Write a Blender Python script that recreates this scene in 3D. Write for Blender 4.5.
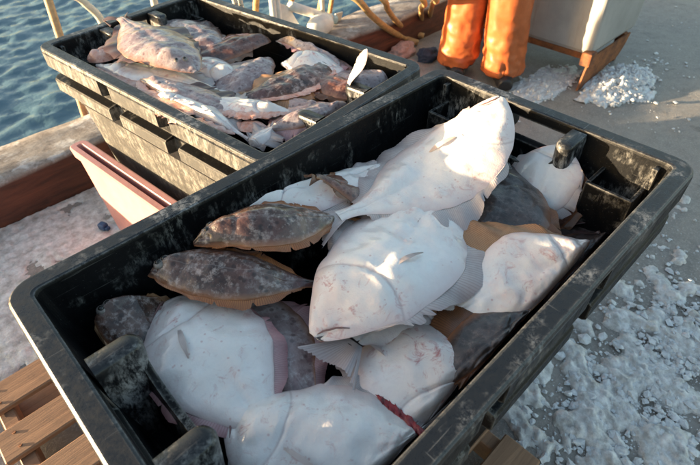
import bpy, bmesh, math, random
import numpy as np
from mathutils import Vector, Matrix, noise as mnoise
random.seed(7)
rng = np.random.default_rng(7)
for o in list(bpy.data.objects): bpy.data.objects.remove(o, do_unlink=True)
scene = bpy.context.scene
C = scene.collection

# ------------------------------------------------------------------ camera
RX = np.array([[0.71846605, 0.48535719, -0.4982318],
               [-0.69521023, 0.47830718, -0.53656777],
               [-0.02211918, 0.73188158, 0.68107276]])
CAM = np.array([0.0, 0.0, 1.6]); FPX = 507.617
cam_d = bpy.data.cameras.new('camera'); cam = bpy.data.objects.new('camera', cam_d); C.objects.link(cam)
M4 = Matrix([list(RX[i]) + [CAM[i]] for i in range(3)] + [[0, 0, 0, 1]])
cam.matrix_world = M4
cam_d.sensor_width = 36.0; cam_d.lens = 36.0 * FPX / 700.0
cam_d.clip_start = 0.05; cam_d.clip_end = 2000
cam_d.dof.use_dof = True; cam_d.dof.focus_distance = 1.25; cam_d.dof.aperture_fstop = 5.6
scene.camera = cam

# ------------------------------------------------------------------ sky, sun, exposure
SUN_EL = math.radians(4.6)
SUN_AZ = math.atan2(-0.8, 0.6)          # measured from +Y towards +X : the sun stands to the left
world = bpy.data.worlds.new('World'); scene.world = world; world.use_nodes = True
wn = world.node_tree.nodes; wl = world.node_tree.links
bg = wn['Background']; sky = wn.new('ShaderNodeTexSky'); sky.sky_type = 'NISHITA'; sky.sun_disc = False
sky.sun_elevation = SUN_EL; sky.sun_rotation = SUN_AZ % (2 * math.pi)
sky.air_density = 1.0; sky.dust_density = 2.2; sky.ozone_density = 1.0
wl.new(sky.outputs[0], bg.inputs[0]); bg.inputs[1].default_value = 0.14
sun_d = bpy.data.lights.new('sun', 'SUN'); sun_d.energy = 4.6; sun_d.angle = math.radians(0.6); sun_d.color = (1.0, 0.76, 0.48)
sun = bpy.data.objects.new('sun', sun_d); C.objects.link(sun)
sdir = Vector((math.sin(SUN_AZ) * math.cos(SUN_EL), math.cos(SUN_AZ) * math.cos(SUN_EL), math.sin(SUN_EL)))
sun.rotation_euler = (-sdir).to_track_quat('-Z', 'Y').to_euler(); sun.location = (-6, 6, 6)
vs = scene.view_settings; vs.view_transform = 'Standard'; vs.look = 'None'; vs.gamma = 1.0; vs.exposure = 2.25

# ------------------------------------------------------------------ helpers
def ray(px, py):
    return RX @ np.array([px - 350.0, -(py - 232.5), -FPX])
def P(px, py, z):                        # the point at height z seen at a photo pixel
    d = ray(px, py); return Vector(CAM + d * ((z - CAM[2]) / d[2]))
def PY(px, py, y):                       # the point on the upright plane Y = y
    d = ray(px, py); return Vector(CAM + d * (y / d[1]))
def link(o, parent=None):
    C.objects.link(o)
    if parent is not None: o.parent = parent
    return o
def tag(o, label=None, cat=None, group=None, kind=None):
    if label: o['label'] = label
    if cat: o['category'] = cat
    if group: o['group'] = group
    if kind: o['kind'] = kind
    return o
def empty(name, loc=(0, 0, 0), rz=0):
    o = bpy.data.objects.new(name, None); o.location = loc; o.rotation_euler = (0, 0, rz); o.empty_display_size = 0.1
    return link(o)
def mesh_obj(name, verts, faces, mats, parent=None, smooth=True, midx=None, uvs=None):
    me = bpy.data.meshes.new(name)
    me.from_pydata([tuple(v) for v in verts], [], faces)
    for m in (mats if isinstance(mats, (list, tuple)) else [mats]): me.materials.append(m)
    if midx is not None: me.polygons.foreach_set('material_index', midx)
    if smooth: me.polygons.foreach_set('use_smooth', [True] * len(me.polygons))
    if uvs is not None:
        uv = me.uv_layers.new(name='UVMap')
        li = np.zeros(len(me.loops), dtype=np.int32); me.loops.foreach_get('vertex_index', li)
        uv.data.foreach_set('uv', np.asarray(uvs, dtype=np.float32)[li].ravel())
    me.update()
    return link(bpy.data.objects.new(name, me), parent)
def bm_obj(name, bm, mat, parent=None, smooth=False):
    me = bpy.data.meshes.new(name); bm.normal_update(); bm.to_mesh(me); bm.free()
    for m in (mat if isinstance(mat, (list, tuple)) else [mat]): me.materials.append(m)
    if smooth: me.polygons.foreach_set('use_smooth', [True] * len(me.polygons))
    return link(bpy.data.objects.new(name, me), parent)
def add_box(bm, lo, hi, bev=0.0, seg=2, mat=None):
    r = bmesh.ops.create_cube(bm, size=1.0)
    vs_ = r['verts']
    for v in vs_:
        for k in range(3): v.co[k] = lo[k] if v.co[k] < 0 else hi[k]
    if bev > 0:
        es = list({e for v in vs_ for e in v.link_edges})
        bmesh.ops.bevel(bm, geom=es, offset=bev, segments=seg, affect='EDGES', profile=0.6)
def add_tube(bm, pts, r, n=10, caps=True):
    pts = [Vector(p) for p in pts]; rings = []
    rr = r if isinstance(r, (list, tuple)) else [r] * len(pts)
    ref = Vector((0.31, 0.17, 0.93))
    for i, p in enumerate(pts):
        t = (pts[min(i + 1, len(pts) - 1)] - pts[max(i - 1, 0)]).normalized()
        a = t.cross(ref)
        if a.length < 0.05: a = t.cross(Vector((1, 0, 0)))
        a.normalize(); b = t.cross(a).normalized()
        rings.append([bm.verts.new(p + (a * math.cos(k * 2 * math.pi / n) + b * math.sin(k * 2 * math.pi / n)) * rr[i]) for k in range(n)])
    for i in range(len(rings) - 1):
        for k in range(n):
            bm.faces.new((rings[i][k], rings[i][(k + 1) % n], rings[i + 1][(k + 1) % n], rings[i + 1][k]))
    if caps:
        bm.faces.new(rings[0][::-1]); bm.faces.new(rings[-1])
def spline(pts, n):
    pts = [np.array(p, dtype=float) for p in pts]
    P_ = [2 * pts[0] - pts[1]] + pts + [2 * pts[-1] - pts[-2]]
    segs = len(pts) - 1; out = []
    for u in np.linspace(0, segs, n):
        i = min(int(u), segs - 1); t = u - i
        a, b, c, d = P_[i], P_[i + 1], P_[i + 2], P_[i + 3]
        out.append(0.5 * ((2 * b) + (c - a) * t + (2 * a - 5 * b + 4 * c - d) * t * t + (3 * b - a - 3 * c + d) * t ** 3))
    return np.array(out)
def fbm(x, y, z=0.0, oct=4):
    return mnoise.fractal(Vector((x, y, z)), 1.0, 2.0, oct)

# ------------------------------------------------------------------ materials
def new_mat(name):
    m = bpy.data.materials.new(name); m.use_nodes = True
    nt = m.node_tree; b = nt.nodes['Principled BSDF']
    return m, nt, b
def nd(nt, typ, **kw):
    n = nt.nodes.new(typ)
    for k, v in kw.items(): setattr(n, k, v)
    return n
def noise_n(nt, scale, detail=5, rough=0.6, coord='Object', dist=0.0, vec=None):
    n = nd(nt, 'ShaderNodeTexNoise'); n.inputs['Scale'].default_value = scale
    n.inputs['Detail'].default_value = detail; n.inputs['Roughness'].default_value = rough; n.inputs['Distortion'].default_value = dist
    if vec is None:
        tc = nd(nt, 'ShaderNodeTexCoord'); vec = tc.outputs[coord]
    nt.links.new(vec, n.inputs['Vector'])
    return n
def ramp(nt, src, stops, interp='LINEAR'):
    r = nd(nt, 'ShaderNodeValToRGB'); cr = r.color_ramp; cr.interpolation = interp
    while len(cr.elements) < len(stops): cr.elements.new(0.5)
    for e, (p, c) in zip(cr.elements, stops):
        e.position = p; e.color = (c, c, c, 1) if isinstance(c, (int, float)) else (*c, 1)
    nt.links.new(src, r.inputs[0]); return r
def mix(nt, fac, a, b):
    m = nd(nt, 'ShaderNodeMix', data_type='RGBA')
    if isinstance(fac, (int, float)): m.inputs[0].default_value = fac
    else: nt.links.new(fac, m.inputs[0])
    for i, s in ((6, a), (7, b)):
        if isinstance(s, tuple): m.inputs[i].default_value = (*s, 1)
        else: nt.links.new(s, m.inputs[i])
    return m.outputs[2]
def bump(nt, b, h, strength=0.3, dist=0.01, prev=None):
    n = nd(nt, 'ShaderNodeBump'); n.inputs['Strength'].default_value = strength; n.inputs['Distance'].default_value = dist
    nt.links.new(h, n.inputs['Height'])
    if prev is not None: nt.links.new(prev.outputs[0], n.inputs['Normal'])
    nt.links.new(n.outputs[0], b.inputs['Normal']); return n
def objmap(nt, sc, rot=(0, 0, 0)):
    tc = nd(nt, 'ShaderNodeTexCoord'); mp = nd(nt, 'ShaderNodeMapping'); mp.inputs['Scale'].default_value = sc; mp.inputs['Rotation'].default_value = rot
    nt.links.new(tc.outputs['Object'], mp.inputs[0]); return mp.outputs[0]

def mat_plastic(name, base, scuff, amount, rough=0.42, spec=0.4):
    m, nt, b = new_mat(name)
    n1 = noise_n(nt, 6, 5, 0.65); n2 = noise_n(nt, 1.0, 9, 0.82, vec=objmap(nt, (60, 60, 22), (.25, .2, .5)), dist=0.25); n3 = noise_n(nt, 160, 4, 0.7)
    # frost and salt: fine grains gathered in large patches
    big = ramp(nt, n1.outputs[0], [(0.62 - 0.20 * amount, 0.0), (0.72 - 0.16 * amount, 1.0)])
    gr = ramp(nt, n2.outputs[0], [(0.47, 0.0), (0.60, 1.0)])
    m2 = nd(nt, 'ShaderNodeMath', operation='MULTIPLY'); nt.links.new(big.outputs[0], m2.inputs[0]); nt.links.new(gr.outputs[0], m2.inputs[1])
    # scratches in three directions
    prev = m2.outputs[0]
    for sc3, ro in (((6, 240, 240), (.3, .5, .6)), ((240, 8, 240), (.7, -.3, .4)), ((7, 260, 260), (-.4, .2, -.5))):
        sn = noise_n(nt, 1.0, 3, 0.55, vec=objmap(nt, sc3, ro), dist=0.3); sr = ramp(nt, sn.outputs[0], [(0.68, 0.0), (0.74, 0.35 * min(1, amount + .3))])
        mx_ = nd(nt, 'ShaderNodeMath', operation='MAXIMUM'); nt.links.new(prev, mx_.inputs[0]); nt.links.new(sr.outputs[0], mx_.inputs[1]); prev = mx_.outputs[0]
    # worn edges
    ge = nd(nt, 'ShaderNodeNewGeometry'); be_ = nd(nt, 'ShaderNodeBevel'); be_.samples = 4; be_.inputs[0].default_value = 0.007
    dt = nd(nt, 'ShaderNodeVectorMath', operation='DOT_PRODUCT'); nt.links.new(ge.outputs['Normal'], dt.inputs[0]); nt.links.new(be_.outputs[0], dt.inputs[1])
    pt_ = ramp(nt, dt.outputs['Value'], [(0.86, 0.8), (0.985, 0.0)])
    wr = nd(nt, 'ShaderNodeMath', operation='MULTIPLY'); nt.links.new(pt_.outputs[0], wr.inputs[0]); nt.links.new(ramp(nt, n2.outputs[0], [(0.40, 0.1), (0.55, 1.0)]).outputs[0], wr.inputs[1])
    mx_ = nd(nt, 'ShaderNodeMath', operation='MAXIMUM'); nt.links.new(prev, mx_.inputs[0]); nt.links.new(wr.outputs[0], mx_.inputs[1])
    col = mix(nt, mx_.outputs[0], base, scuff)
    nt.links.new(col, b.inputs['Base Color']); b.inputs['Specular IOR Level'].default_value = spec
    rr = ramp(nt, n2.outputs[0], [(0.35, rough - 0.14), (0.65, rough + 0.2)])
    nt.links.new(rr.outputs[0], b.inputs['Roughness'])
    bp = bump(nt, b, n2.outputs[0], 0.2, 0.003); bump(nt, b, n3.outputs[0], 0.2, 0.0015, bp)
    return m
M = {}
M['tub_black'] = mat_plastic('tub_black_plastic', (0.0035, 0.004, 0.005), (0.24, 0.235, 0.22), 0.42, 0.42, 0.18)
M['tub_rim'] = mat_plastic('tub_worn_rim', (0.012, 0.013, 0.015), (0.30, 0.30, 0.295), 0.62, 0.34, 0.45)
M['tub_outer'] = mat_plastic('tub_scuffed_outside', (0.005, 0.0055, 0.007), (0.22, 0.215, 0.20), 0.35, 0.45, 0.2)
M['tub_outer_sunlit'] = mat_plastic('tub_salty_sunlit_outside', (0.065, 0.064, 0.06), (0.27, 0.26, 0.235), 1.1, 0.55, 0.3)  # same plastic as the nearest tub; salt plus sunlit paleness put into the colour

def mat_fish_white():
    m, nt, b = new_mat('fish_white_side')
    oi = nd(nt, 'ShaderNodeObjectInfo')
    tc = nd(nt, 'ShaderNodeTexCoord')
    add = nd(nt, 'ShaderNodeVectorMath', operation='ADD'); nt.links.new(tc.outputs['Object'], add.inputs[0])
    sc = nd(nt, 'ShaderNodeVectorMath', operation='SCALE'); nt.links.new(oi.outputs['Location'], sc.inputs[0]); sc.inputs['Scale'].default_value = 37.0
    nt.links.new(sc.outputs[0], add.inputs[1])
    v = add.outputs[0]
    big = noise_n(nt, 4.5, 4, 0.6, vec=v); fine = noise_n(nt, 60, 5, 0.7, vec=v); blood = noise_n(nt, 26, 6, 0.75, vec=v, dist=1.2)
    c1 = mix(nt, ramp(nt, big.outputs[0], [(0.35, 0.0), (0.68, 1.0)]).outputs[0], (0.80, 0.77, 0.745), (0.75, 0.67, 0.62))
    c2 = mix(nt, ramp(nt, fine.outputs[0], [(0.45, 0.0), (0.75, 0.35)]).outputs[0], c1, (0.60, 0.56, 0.56))
    # fine muscle bands along the body and pink bruising towards the fin margins (UV: u along, v across)
    uv = nd(nt, 'ShaderNodeSeparateXYZ'); nt.links.new(tc.outputs['UV'], uv.inputs[0])
    bl = ramp(nt, blood.outputs[0], [(0.54, 0.0), (0.67, 1.0)])
    bl2 = ramp(nt, big.outputs[0], [(0.42, 0.0), (0.60, 0.9)])
    mm = nd(nt, 'ShaderNodeMath', operation='MULTIPLY'); nt.links.new(bl.outputs[0], mm.inputs[0]); nt.links.new(bl2.outputs[0], mm.inputs[1])
    c3 = mix(nt, mm.outputs[0], c2, (0.45, 0.15, 0.14))
    sm = noise_n(nt, 9, 5, 0.6, vec=v, dist=0.9); c3 = mix(nt, ramp(nt, sm.outputs[0], [(0.54, 0.0), (0.72, 0.45)]).outputs[0], c3, (0.68, 0.47, 0.44))
    pin = nd(nt, 'ShaderNodeTexVoronoi'); pin.inputs['Scale'].default_value = 42; nt.links.new(v, pin.inputs['Vector']); c3 = mix(nt, ramp(nt, pin.outputs['Distance'], [(0.06, 0.55), (0.13, 0.0)]).outputs[0], c3, (0.52, 0.28, 0.27))
    ab = nd(nt, 'ShaderNodeMath', operation='ABSOLUTE'); nt.links.new(uv.outputs[1], ab.inputs[0])
    ed = ramp(nt, ab.outputs[0], [(0.62, 0.0), (0.9, 0.45), (1.0, 0.8)])
    c4 = mix(nt, ed.outputs[0], c3, (0.60, 0.44, 0.42))
    # the line of the gill cover: u = 0.265 - 0.075 (v - 0.1)^2
    q1 = nd(nt, 'ShaderNodeMath', operation='SUBTRACT'); nt.links.new(uv.outputs[1], q1.inputs[0]); q1.inputs[1].default_value = 0.1
    q2 = nd(nt, 'ShaderNodeMath', operation='MULTIPLY'); nt.links.new(q1.outputs[0], q2.inputs[0]); nt.links.new(q1.outputs[0], q2.inputs[1])
    q3 = nd(nt, 'ShaderNodeMath', operation='MULTIPLY_ADD'); nt.links.new(q2.outputs[0], q3.inputs[0]); q3.inputs[1].default_value = 0.075; nt.links.new(uv.outputs[0], q3.inputs[2])
    q4 = nd(nt, 'ShaderNodeMath', operation='SUBTRACT'); nt.links.new(q3.outputs[0], q4.inputs[0]); q4.inputs[1].default_value = 0.267
    q5 = nd(nt, 'ShaderNodeMath', operation='ABSOLUTE'); nt.links.new(q4.outputs[0], q5.inputs[0])
    gl = ramp(nt, q5.outputs[0], [(0.0, 0.55), (0.007, 0.0)])
    c4 = mix(nt, gl.outputs[0], c4, (0.40, 0.29, 0.28))
    nt.links.new(c4, b.inputs['Base Color'])
    b.inputs['Roughness'].default_value = 0.34; b.inputs['Specular IOR Level'].default_value = 0.5
    b.inputs['Subsurface Weight'].default_value = 0.12; b.inputs['Subsurface Radius'].default_value = (0.02, 0.008, 0.005); b.inputs['Subsurface Scale'].default_value = 0.3
    b.inputs['Coat Weight'].default_value = 0.8; b.inputs['Coat Roughness'].default_value = 0.09
    # myomere chevrons
    mu = nd(nt, 'ShaderNodeMath', operation='MULTIPLY'); nt.links.new(uv.outputs[0], mu.inputs[0]); mu.inputs[1].default_value = 330
    mv = nd(nt, 'ShaderNodeMath', operation='MULTIPLY_ADD'); nt.links.new(ab.outputs[0], mv.inputs[0]); mv.inputs[1].default_value = 26; nt.links.new(mu.outputs[0], mv.inputs[2])
    si = nd(nt, 'ShaderNodeMath', operation='SINE'); nt.links.new(mv.outputs[0], si.inputs[0])
    bp = bump(nt, b, si.outputs[0], 0.03, 0.0008); bp2 = bump(nt, b, big.outputs[0], 0.3, 0.02, bp); bp3 = bump(nt, b, fine.outputs[0], 0.35, 0.0018, bp2)
    vo = nd(nt, 'ShaderNodeTexVoronoi'); vo.inputs['Scale'].default_value = 260; nt.links.new(v, vo.inputs['Vector']); bump(nt, b, vo.outputs[0], 0.18, 0.001, bp3)
    return m
def mat_fish_dark(name, a, c, d, e):
    m, nt, b = new_mat(name)
    oi = nd(nt, 'ShaderNodeObjectInfo'); tc = nd(nt, 'ShaderNodeTexCoord')
    add = nd(nt, 'ShaderNodeVectorMath', operation='ADD'); nt.links.new(tc.outputs['Object'], add.inputs[0])
    sc = nd(nt, 'ShaderNodeVectorMath', operation='SCALE'); nt.links.new(oi.outputs['Location'], sc.inputs[0]); sc.inputs['Scale'].default_value = 37.0
    nt.links.new(sc.outputs[0], add.inputs[1]); v = add.outputs[0]
    n1 = noise_n(nt, 14, 7, 0.7, vec=v); n2 = noise_n(nt, 45, 6, 0.75, vec=v); n3 = noise_n(nt, 130, 3, 0.6, vec=v); n4 = noise_n(nt, 7, 4, 0.6, vec=v)
    c1 = mix(nt, ramp(nt, n1.outputs[0], [(0.38, 0.0), (0.62, 1.0)]).outputs[0], a, c)
    c2 = mix(nt, ramp(nt, n2.outputs[0], [(0.50, 0.0), (0.66, 0.85)]).outputs[0], c1, d)
    c3 = mix(nt, ramp(nt, n4.outputs[0], [(0.50, 0.0), (0.70, 0.7)]).outputs[0], c2, e)
    vo = nd(nt, 'ShaderNodeTexVoronoi'); vo.inputs['Scale'].default_value = 55; nt.links.new(v, vo.inputs['Vector'])
    c3 = mix(nt, ramp(nt, vo.outputs['Distance'], [(0.18, 0.7), (0.34, 0.0)]).outputs[0], c3, tuple(x * 0.55 for x in a))
    uv = nd(nt, 'ShaderNodeSeparateXYZ'); nt.links.new(tc.outputs['UV'], uv.inputs[0])
    ab = nd(nt, 'ShaderNodeMath', operation='ABSOLUTE'); nt.links.new(uv.outputs[1], ab.inputs[0])
    c3 = mix(nt, ramp(nt, ab.outputs[0], [(0.012, 0.16), (0.03, 0.0)]).outputs[0], c3, d)
    c4 = mix(nt, ramp(nt, ab.outputs[0], [(0.80, 0.0), (1.0, 0.85)]).outputs[0], c3, (0.30, 0.12, 0.05))
    nt.links.new(c4, b.inputs['Base Color'])
    b.inputs['Roughness'].default_value = 0.34; b.inputs['Coat Weight'].default_value = 0.55; b.inputs['Coat Roughness'].default_value = 0.13
    bp = bump(nt, b, n1.outputs[0], 0.35, 0.012); bump(nt, b, n3.outputs[0], 0.4, 0.0015, bp)
    return m
M['fish_white'] = mat_fish_white()
M['fish_brown'] = mat_fish_dark('fish_brown_side', (0.030, 0.012, 0.008), (0.15, 0.075, 0.05), (0.44, 0.36, 0.33), (0.050, 0.018, 0.030))
M['fish_slate'] = mat_fish_dark('fish_slate_side', (0.028, 0.020, 0.018), (0.075, 0.055, 0.048), (0.15, 0.115, 0.105), (0.040, 0.030, 0.036))
M['fish_mauve'] = mat_fish_dark('fish_mauve_side', (0.20, 0.12, 0.12), (0.41, 0.33, 0.31), (0.54, 0.46, 0.44), (0.28, 0.155, 0.155))
M['fish_rust'] = mat_fish_dark('fish_rust_side', (0.06, 0.022, 0.014), (0.19, 0.075, 0.045), (0.30, 0.17, 0.13), (0.10, 0.03, 0.02))
def mat_flesh():
    m, nt, b = new_mat('raw_flesh')
    n1 = noise_n(nt, 30, 6, 0.7); n2 = noise_n(nt, 90, 4, 0.6)
    c1 = mix(nt, ramp(nt, n1.outputs[0], [(0.36, 0.0), (0.62, 1.0)]).outputs[0], (0.58, 0.25, 0.17), (0.72, 0.50, 0.43))
    c2 = mix(nt, ramp(nt, n2.outputs[0], [(0.58, 0.0), (0.72, 0.7)]).outputs[0], c1, (0.34, 0.07, 0.05))
    nt.links.new(c2, b.inputs['Base Color']); b.inputs['Roughness'].default_value = 0.3
    b.inputs['Subsurface Weight'].default_value = 0.15; b.inputs['Subsurface Radius'].default_value = (0.02, 0.006, 0.004); b.inputs['Subsurface Scale'].default_value = 0.3
    bump(nt, b, n1.outputs[0], 0.5, 0.006)
    return m
M['flesh'] = mat_flesh()
def mat_fin(name, base, tip, rayc, trans):
    m, nt, b = new_mat(name)
    tc = nd(nt, 'ShaderNodeTexCoord'); s = nd(nt, 'ShaderNodeSeparateXYZ'); nt.links.new(tc.outputs['UV'], s.inputs[0])
    mu = nd(nt, 'ShaderNodeMath', operation='MULTIPLY'); nt.links.new(s.outputs[0], mu.inputs[0]); mu.inputs[1].default_value = 2 * math.pi
    si = nd(nt, 'ShaderNodeMath', operation='SINE'); nt.links.new(mu.outputs[0], si.inputs[0])
    c1 = mix(nt, s.outputs[1], base, tip)
    n = noise_n(nt, 25, 5, 0.7)
    c1 = mix(nt, ramp(nt, n.outputs[0], [(0.48, 0.0), (0.72, 0.6)]).outputs[0], c1, rayc)
    rr = ramp(nt, si.outputs[0], [(0.30, 0.0), (0.95, 0.75)])
    c2 = mix(nt, rr.outputs[0], c1, rayc)
    nt.links.new(c2, b.inputs['Base Color']); b.inputs['Roughness'].default_value = 0.4
    bump(nt, b, si.outputs[0], 0.22, 0.0008)
    b.inputs['Coat Weight'].default_value = 0.4; b.inputs['Coat Roughness'].default_value = 0.15
    tr = nd(nt, 'ShaderNodeBsdfTranslucent'); nt.links.new(c2, tr.inputs[0])
    mx = nd(nt, 'ShaderNodeMixShader'); mx.inputs[0].default_value = trans
    nt.links.new(b.outputs[0], mx.inputs[1]); nt.links.new(tr.outputs[0], mx.inputs[2])
    nt.links.new(mx.outputs[0], nt.nodes['Material Output'].inputs[0])
    return m
M['fin_pale'] = mat_fin('fin_pale', (0.74, 0.69, 0.67), (0.60, 0.51, 0.50), (0.52, 0.42, 0.41), 0.35)
M['fin_white'] = mat_fin('fin_white', (0.72, 0.62, 0.58), (0.70, 0.56, 0.50), (0.62, 0.50, 0.46), 0.2)
M['fin_amber'] = mat_fin('fin_amber', (0.60, 0.36, 0.20), (0.56, 0.30, 0.15), (0.28, 0.12, 0.055), 0.4)
M['fin_rust'] = mat_fin('fin_rust', (0.20, 0.085, 0.04), (0.28, 0.13, 0.06), (0.09, 0.04, 0.025), 0.2)
M['fin_dark'] = mat_fin('fin_dark', (0.10, 0.06, 0.05), (0.16, 0.09, 0.08), (0.05, 0.03, 0.03), 0.15)
M['fin_orange'] = mat_fin('fin_orange', (0.46, 0.19, 0.07), (0.40, 0.15, 0.06), (0.22, 0.07, 0.03), 0.25)
M['fin_pink'] = mat_fin('fin_pink', (0.62, 0.42, 0.42), (0.52, 0.26, 0.27), (0.44, 0.22, 0.23), 0.3)
M['fin_red'] = mat_fin('fin_red', (0.40, 0.10, 0.09), (0.35, 0.04, 0.05), (0.18, 0.015, 0.02), 0.2)
def simple(name, col, rough, sc=30, var=0.25, bmp=0.2, metal=0.0, spec=0.5):
    m, nt, b = new_mat(name)
    n = noise_n(nt, sc, 6, 0.65)
    d = tuple(max(0, c * (1 - var)) for c in col); l = tuple(min(1, c * (1 + var)) for c in col)
    nt.links.new(mix(nt, ramp(nt, n.outputs[0], [(0.3, 0.0), (0.7, 1.0)]).outputs[0], d, l), b.inputs['Base Color'])
    b.inputs['Roughness'].default_value = rough; b.inputs['Metallic'].default_value = metal; b.inputs['Specular IOR Level'].default_value = spec
    bump(nt, b, n.outputs[0], bmp, 0.006)
    return m
M['blood'] = simple('dark_blood', (0.24, 0.02, 0.025), 0.25, 60, 0.5, 0.5)
M['mouth'] = simple('mouth_line', (0.22, 0.12, 0.11), 0.5, 60, 0.3, 0)
M['eye'] = simple('fish_eye', (0.02, 0.018, 0.015), 0.1, 30, 0.1, 0)
M['eyelid'] = simple('fish_eyelid', (0.20, 0.17, 0.15), 0.35, 60, 0.4, 0.3)
M['orange'] = simple('orange_oilskin', (0.50, 0.125, 0.035), 0.45, 7, 0.28, 0.4)
M['boot'] = simple('black_rubber', (0.02, 0.02, 0.022), 0.45, 25, 0.3, 0.2)
M['jacket'] = simple('navy_cloth', (0.03, 0.04, 0.07), 0.8, 40, 0.3, 0.3)
M['skin'] = simple('skin', (0.50, 0.30, 0.22), 0.5, 30, 0.1, 0.1)
M['cream_paint'] = simple('cream_paint', (0.66, 0.60, 0.48), 0.45, 22, 0.18, 0.2)
M['white_paint'] = simple('white_paint', (0.74, 0.72, 0.66), 0.4, 18, 0.14, 0.15)
M['pale_blue'] = simple('pale_blue_paint', (0.42, 0.60, 0.66), 0.35, 18, 0.15, 0.1)
M['hose'] = simple('tan_hose', (0.45, 0.30, 0.13), 0.5, 40, 0.3, 0.2)
M['pink'] = simple('pink_plastic', (0.54, 0.27, 0.255), 0.42, 16, 0.10, 0.2)
M['blue_plastic'] = simple('blue_plastic', (0.03, 0.07, 0.16), 0.4, 30, 0.3, 0.2)
M['wooden_pole'] = simple('pole_wood', (0.46, 0.31, 0.17), 0.6, 40, 0.3, 0.3)
M['rag'] = simple('pink_rag', (0.42, 0.27, 0.24), 0.8, 40, 0.35, 0.5)
M['steel'] = simple('galvanised_steel', (0.40, 0.41, 0.42), 0.45, 25, 0.25, 0.2, 0.6)
def mat_wood():
    m, nt, b = new_mat('pallet_wood')
    v = objmap(nt, (3.5, 55, 55)); g = noise_n(nt, 1.0, 8, 0.65, vec=v, dist=0.6); n = noise_n(nt, 9, 6, 0.7); oi = nd(nt, 'ShaderNodeObjectInfo')
    c1 = mix(nt, ramp(nt, g.outputs[0], [(0.32, 0.0), (0.68, 1.0)]).outputs[0], (0.17, 0.08, 0.04), (0.36, 0.19, 0.10))
    c2 = mix(nt, ramp(nt, n.outputs[0], [(0.52, 0.0), (0.70, 0.55)]).outputs[0], c1, (0.10, 0.06, 0.04))
    mm = nd(nt, 'ShaderNodeMath', operation='MULTIPLY'); nt.links.new(oi.outputs['Random'], mm.inputs[0]); mm.inputs[1].default_value = 0.35
    c3 = mix(nt, mm.outputs[0], c2, (0.30, 0.20, 0.13))
    nt.links.new(c3, b.inputs['Base Color']); b.inputs['Roughness'].default_value = 0.65
    bump(nt, b, g.outputs[0], 0.5, 0.004); return m
M['wood'] = mat_wood()
def mat_ground():
    m, nt, b = new_mat('wet_concrete')
    n1 = noise_n(nt, 1.3, 7, 0.62); n2 = noise_n(nt, 14, 8, 0.7); n3 = noise_n(nt, 120, 4, 0.7); n4 = noise_n(nt, 4, 6, 0.7, dist=0.8)
    c1 = mix(nt, ramp(nt, n1.outputs[0], [(0.35, 0.0), (0.65, 1.0)]).outputs[0], (0.235, 0.21, 0.185), (0.36, 0.325, 0.285))
    c2 = mix(nt, ramp(nt, n2.outputs[0], [(0.40, 0.0), (0.70, 0.6)]).outputs[0], c1, (0.16, 0.145, 0.13))
    c3 = mix(nt, ramp(nt, n3.outputs[0], [(0.52, 0.0), (0.64, 0.75)]).outputs[0], c2, (0.42, 0.38, 0.33))
    c4 = mix(nt, ramp(nt, n4.outputs[0], [(0.58, 0.0), (0.74, 0.55)]).outputs[0], c3, (0.07, 0.062, 0.055))
    nt.links.new(c4, b.inputs['Base Color'])
    nt.links.new(ramp(nt, n1.outputs[0], [(0.35, 0.38), (0.65, 0.75)]).outputs[0], b.inputs['Roughness'])
    bp = bump(nt, b, n2.outputs[0], 0.5, 0.012); bump(nt, b, n3.outputs[0], 0.7, 0.004, bp); return m
M['ground'] = mat_ground()
def mat_kerb():
    m, nt, b = new_mat('kerb_timber')
    ge = nd(nt, 'ShaderNodeNewGeometry'); s = nd(nt, 'ShaderNodeSeparateXYZ'); nt.links.new(ge.outputs['Normal'], s.inputs[0])
    g = noise_n(nt, 1.0, 8, 0.7, vec=objmap(nt, (3, 22, 22)), dist=0.5); n = noise_n(nt, 12, 8, 0.75); f = noise_n(nt, 5, 7, 0.7)
    side = mix(nt, ramp(nt, g.outputs[0], [(0.35, 0.0), (0.65, 1.0)]).outputs[0], (0.045, 0.016, 0.010), (0.14, 0.045, 0.025))
    top = mix(nt, ramp(nt, n.outputs[0], [(0.38, 0.0), (0.62, 1.0)]).outputs[0], (0.17, 0.14, 0.12), (0.38, 0.34, 0.30))
    top = mix(nt, ramp(nt, f.outputs[0], [(0.54, 0.0), (0.64, 0.75)]).outputs[0], top, (0.62, 0.62, 0.62))
    fac = ramp(nt, s.outputs[2], [(0.35, 0.0), (0.75, 1.0)])
    nt.links.new(mix(nt, fac.outputs[0], side, top), b.inputs['Base Color']); b.inputs['Roughness'].default_value = 0.7
    bp = bump(nt, b, g.outputs[0], 0.5, 0.012); bump(nt, b, n.outputs[0], 0.5, 0.008, bp); return m
M['kerb'] = mat_kerb()
def mat_ice(name, col, col2, sc):
    m, nt, b = new_mat(name)
    n = noise_n(nt, sc, 7, 0.7); n2 = noise_n(nt, sc * 6, 4, 0.7)
    nt.links.new(mix(nt, ramp(nt, n.outputs[0], [(0.35, 0.0), (0.65, 1.0)]).outputs[0], col2, col), b.inputs['Base Color'])
    b.inputs['Roughness'].default_value = 0.35; b.inputs['Coat Weight'].default_value = 0.25; b.inputs['Coat Roughness'].default_value = 0.15
    b.inputs['Subsurface Weight'].default_value = 0.2; b.inputs['Subsurface Radius'].default_value = (0.02, 0.025, 0.03); b.inputs['Subsurface Scale'].default_value = 0.4
    bp = bump(nt, b, n.outputs[0], 0.35, 0.010); bump(nt, b, n2.outputs[0], 0.55, 0.004, bp); return m
M['ice'] = mat_ice('crushed_ice', (0.74, 0.75, 0.76), (0.46, 0.47, 0.48), 30)
M['slush'] = mat_ice('dirty_slush', (0.80, 0.78, 0.75), (0.40, 0.37, 0.335), 26)
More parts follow.
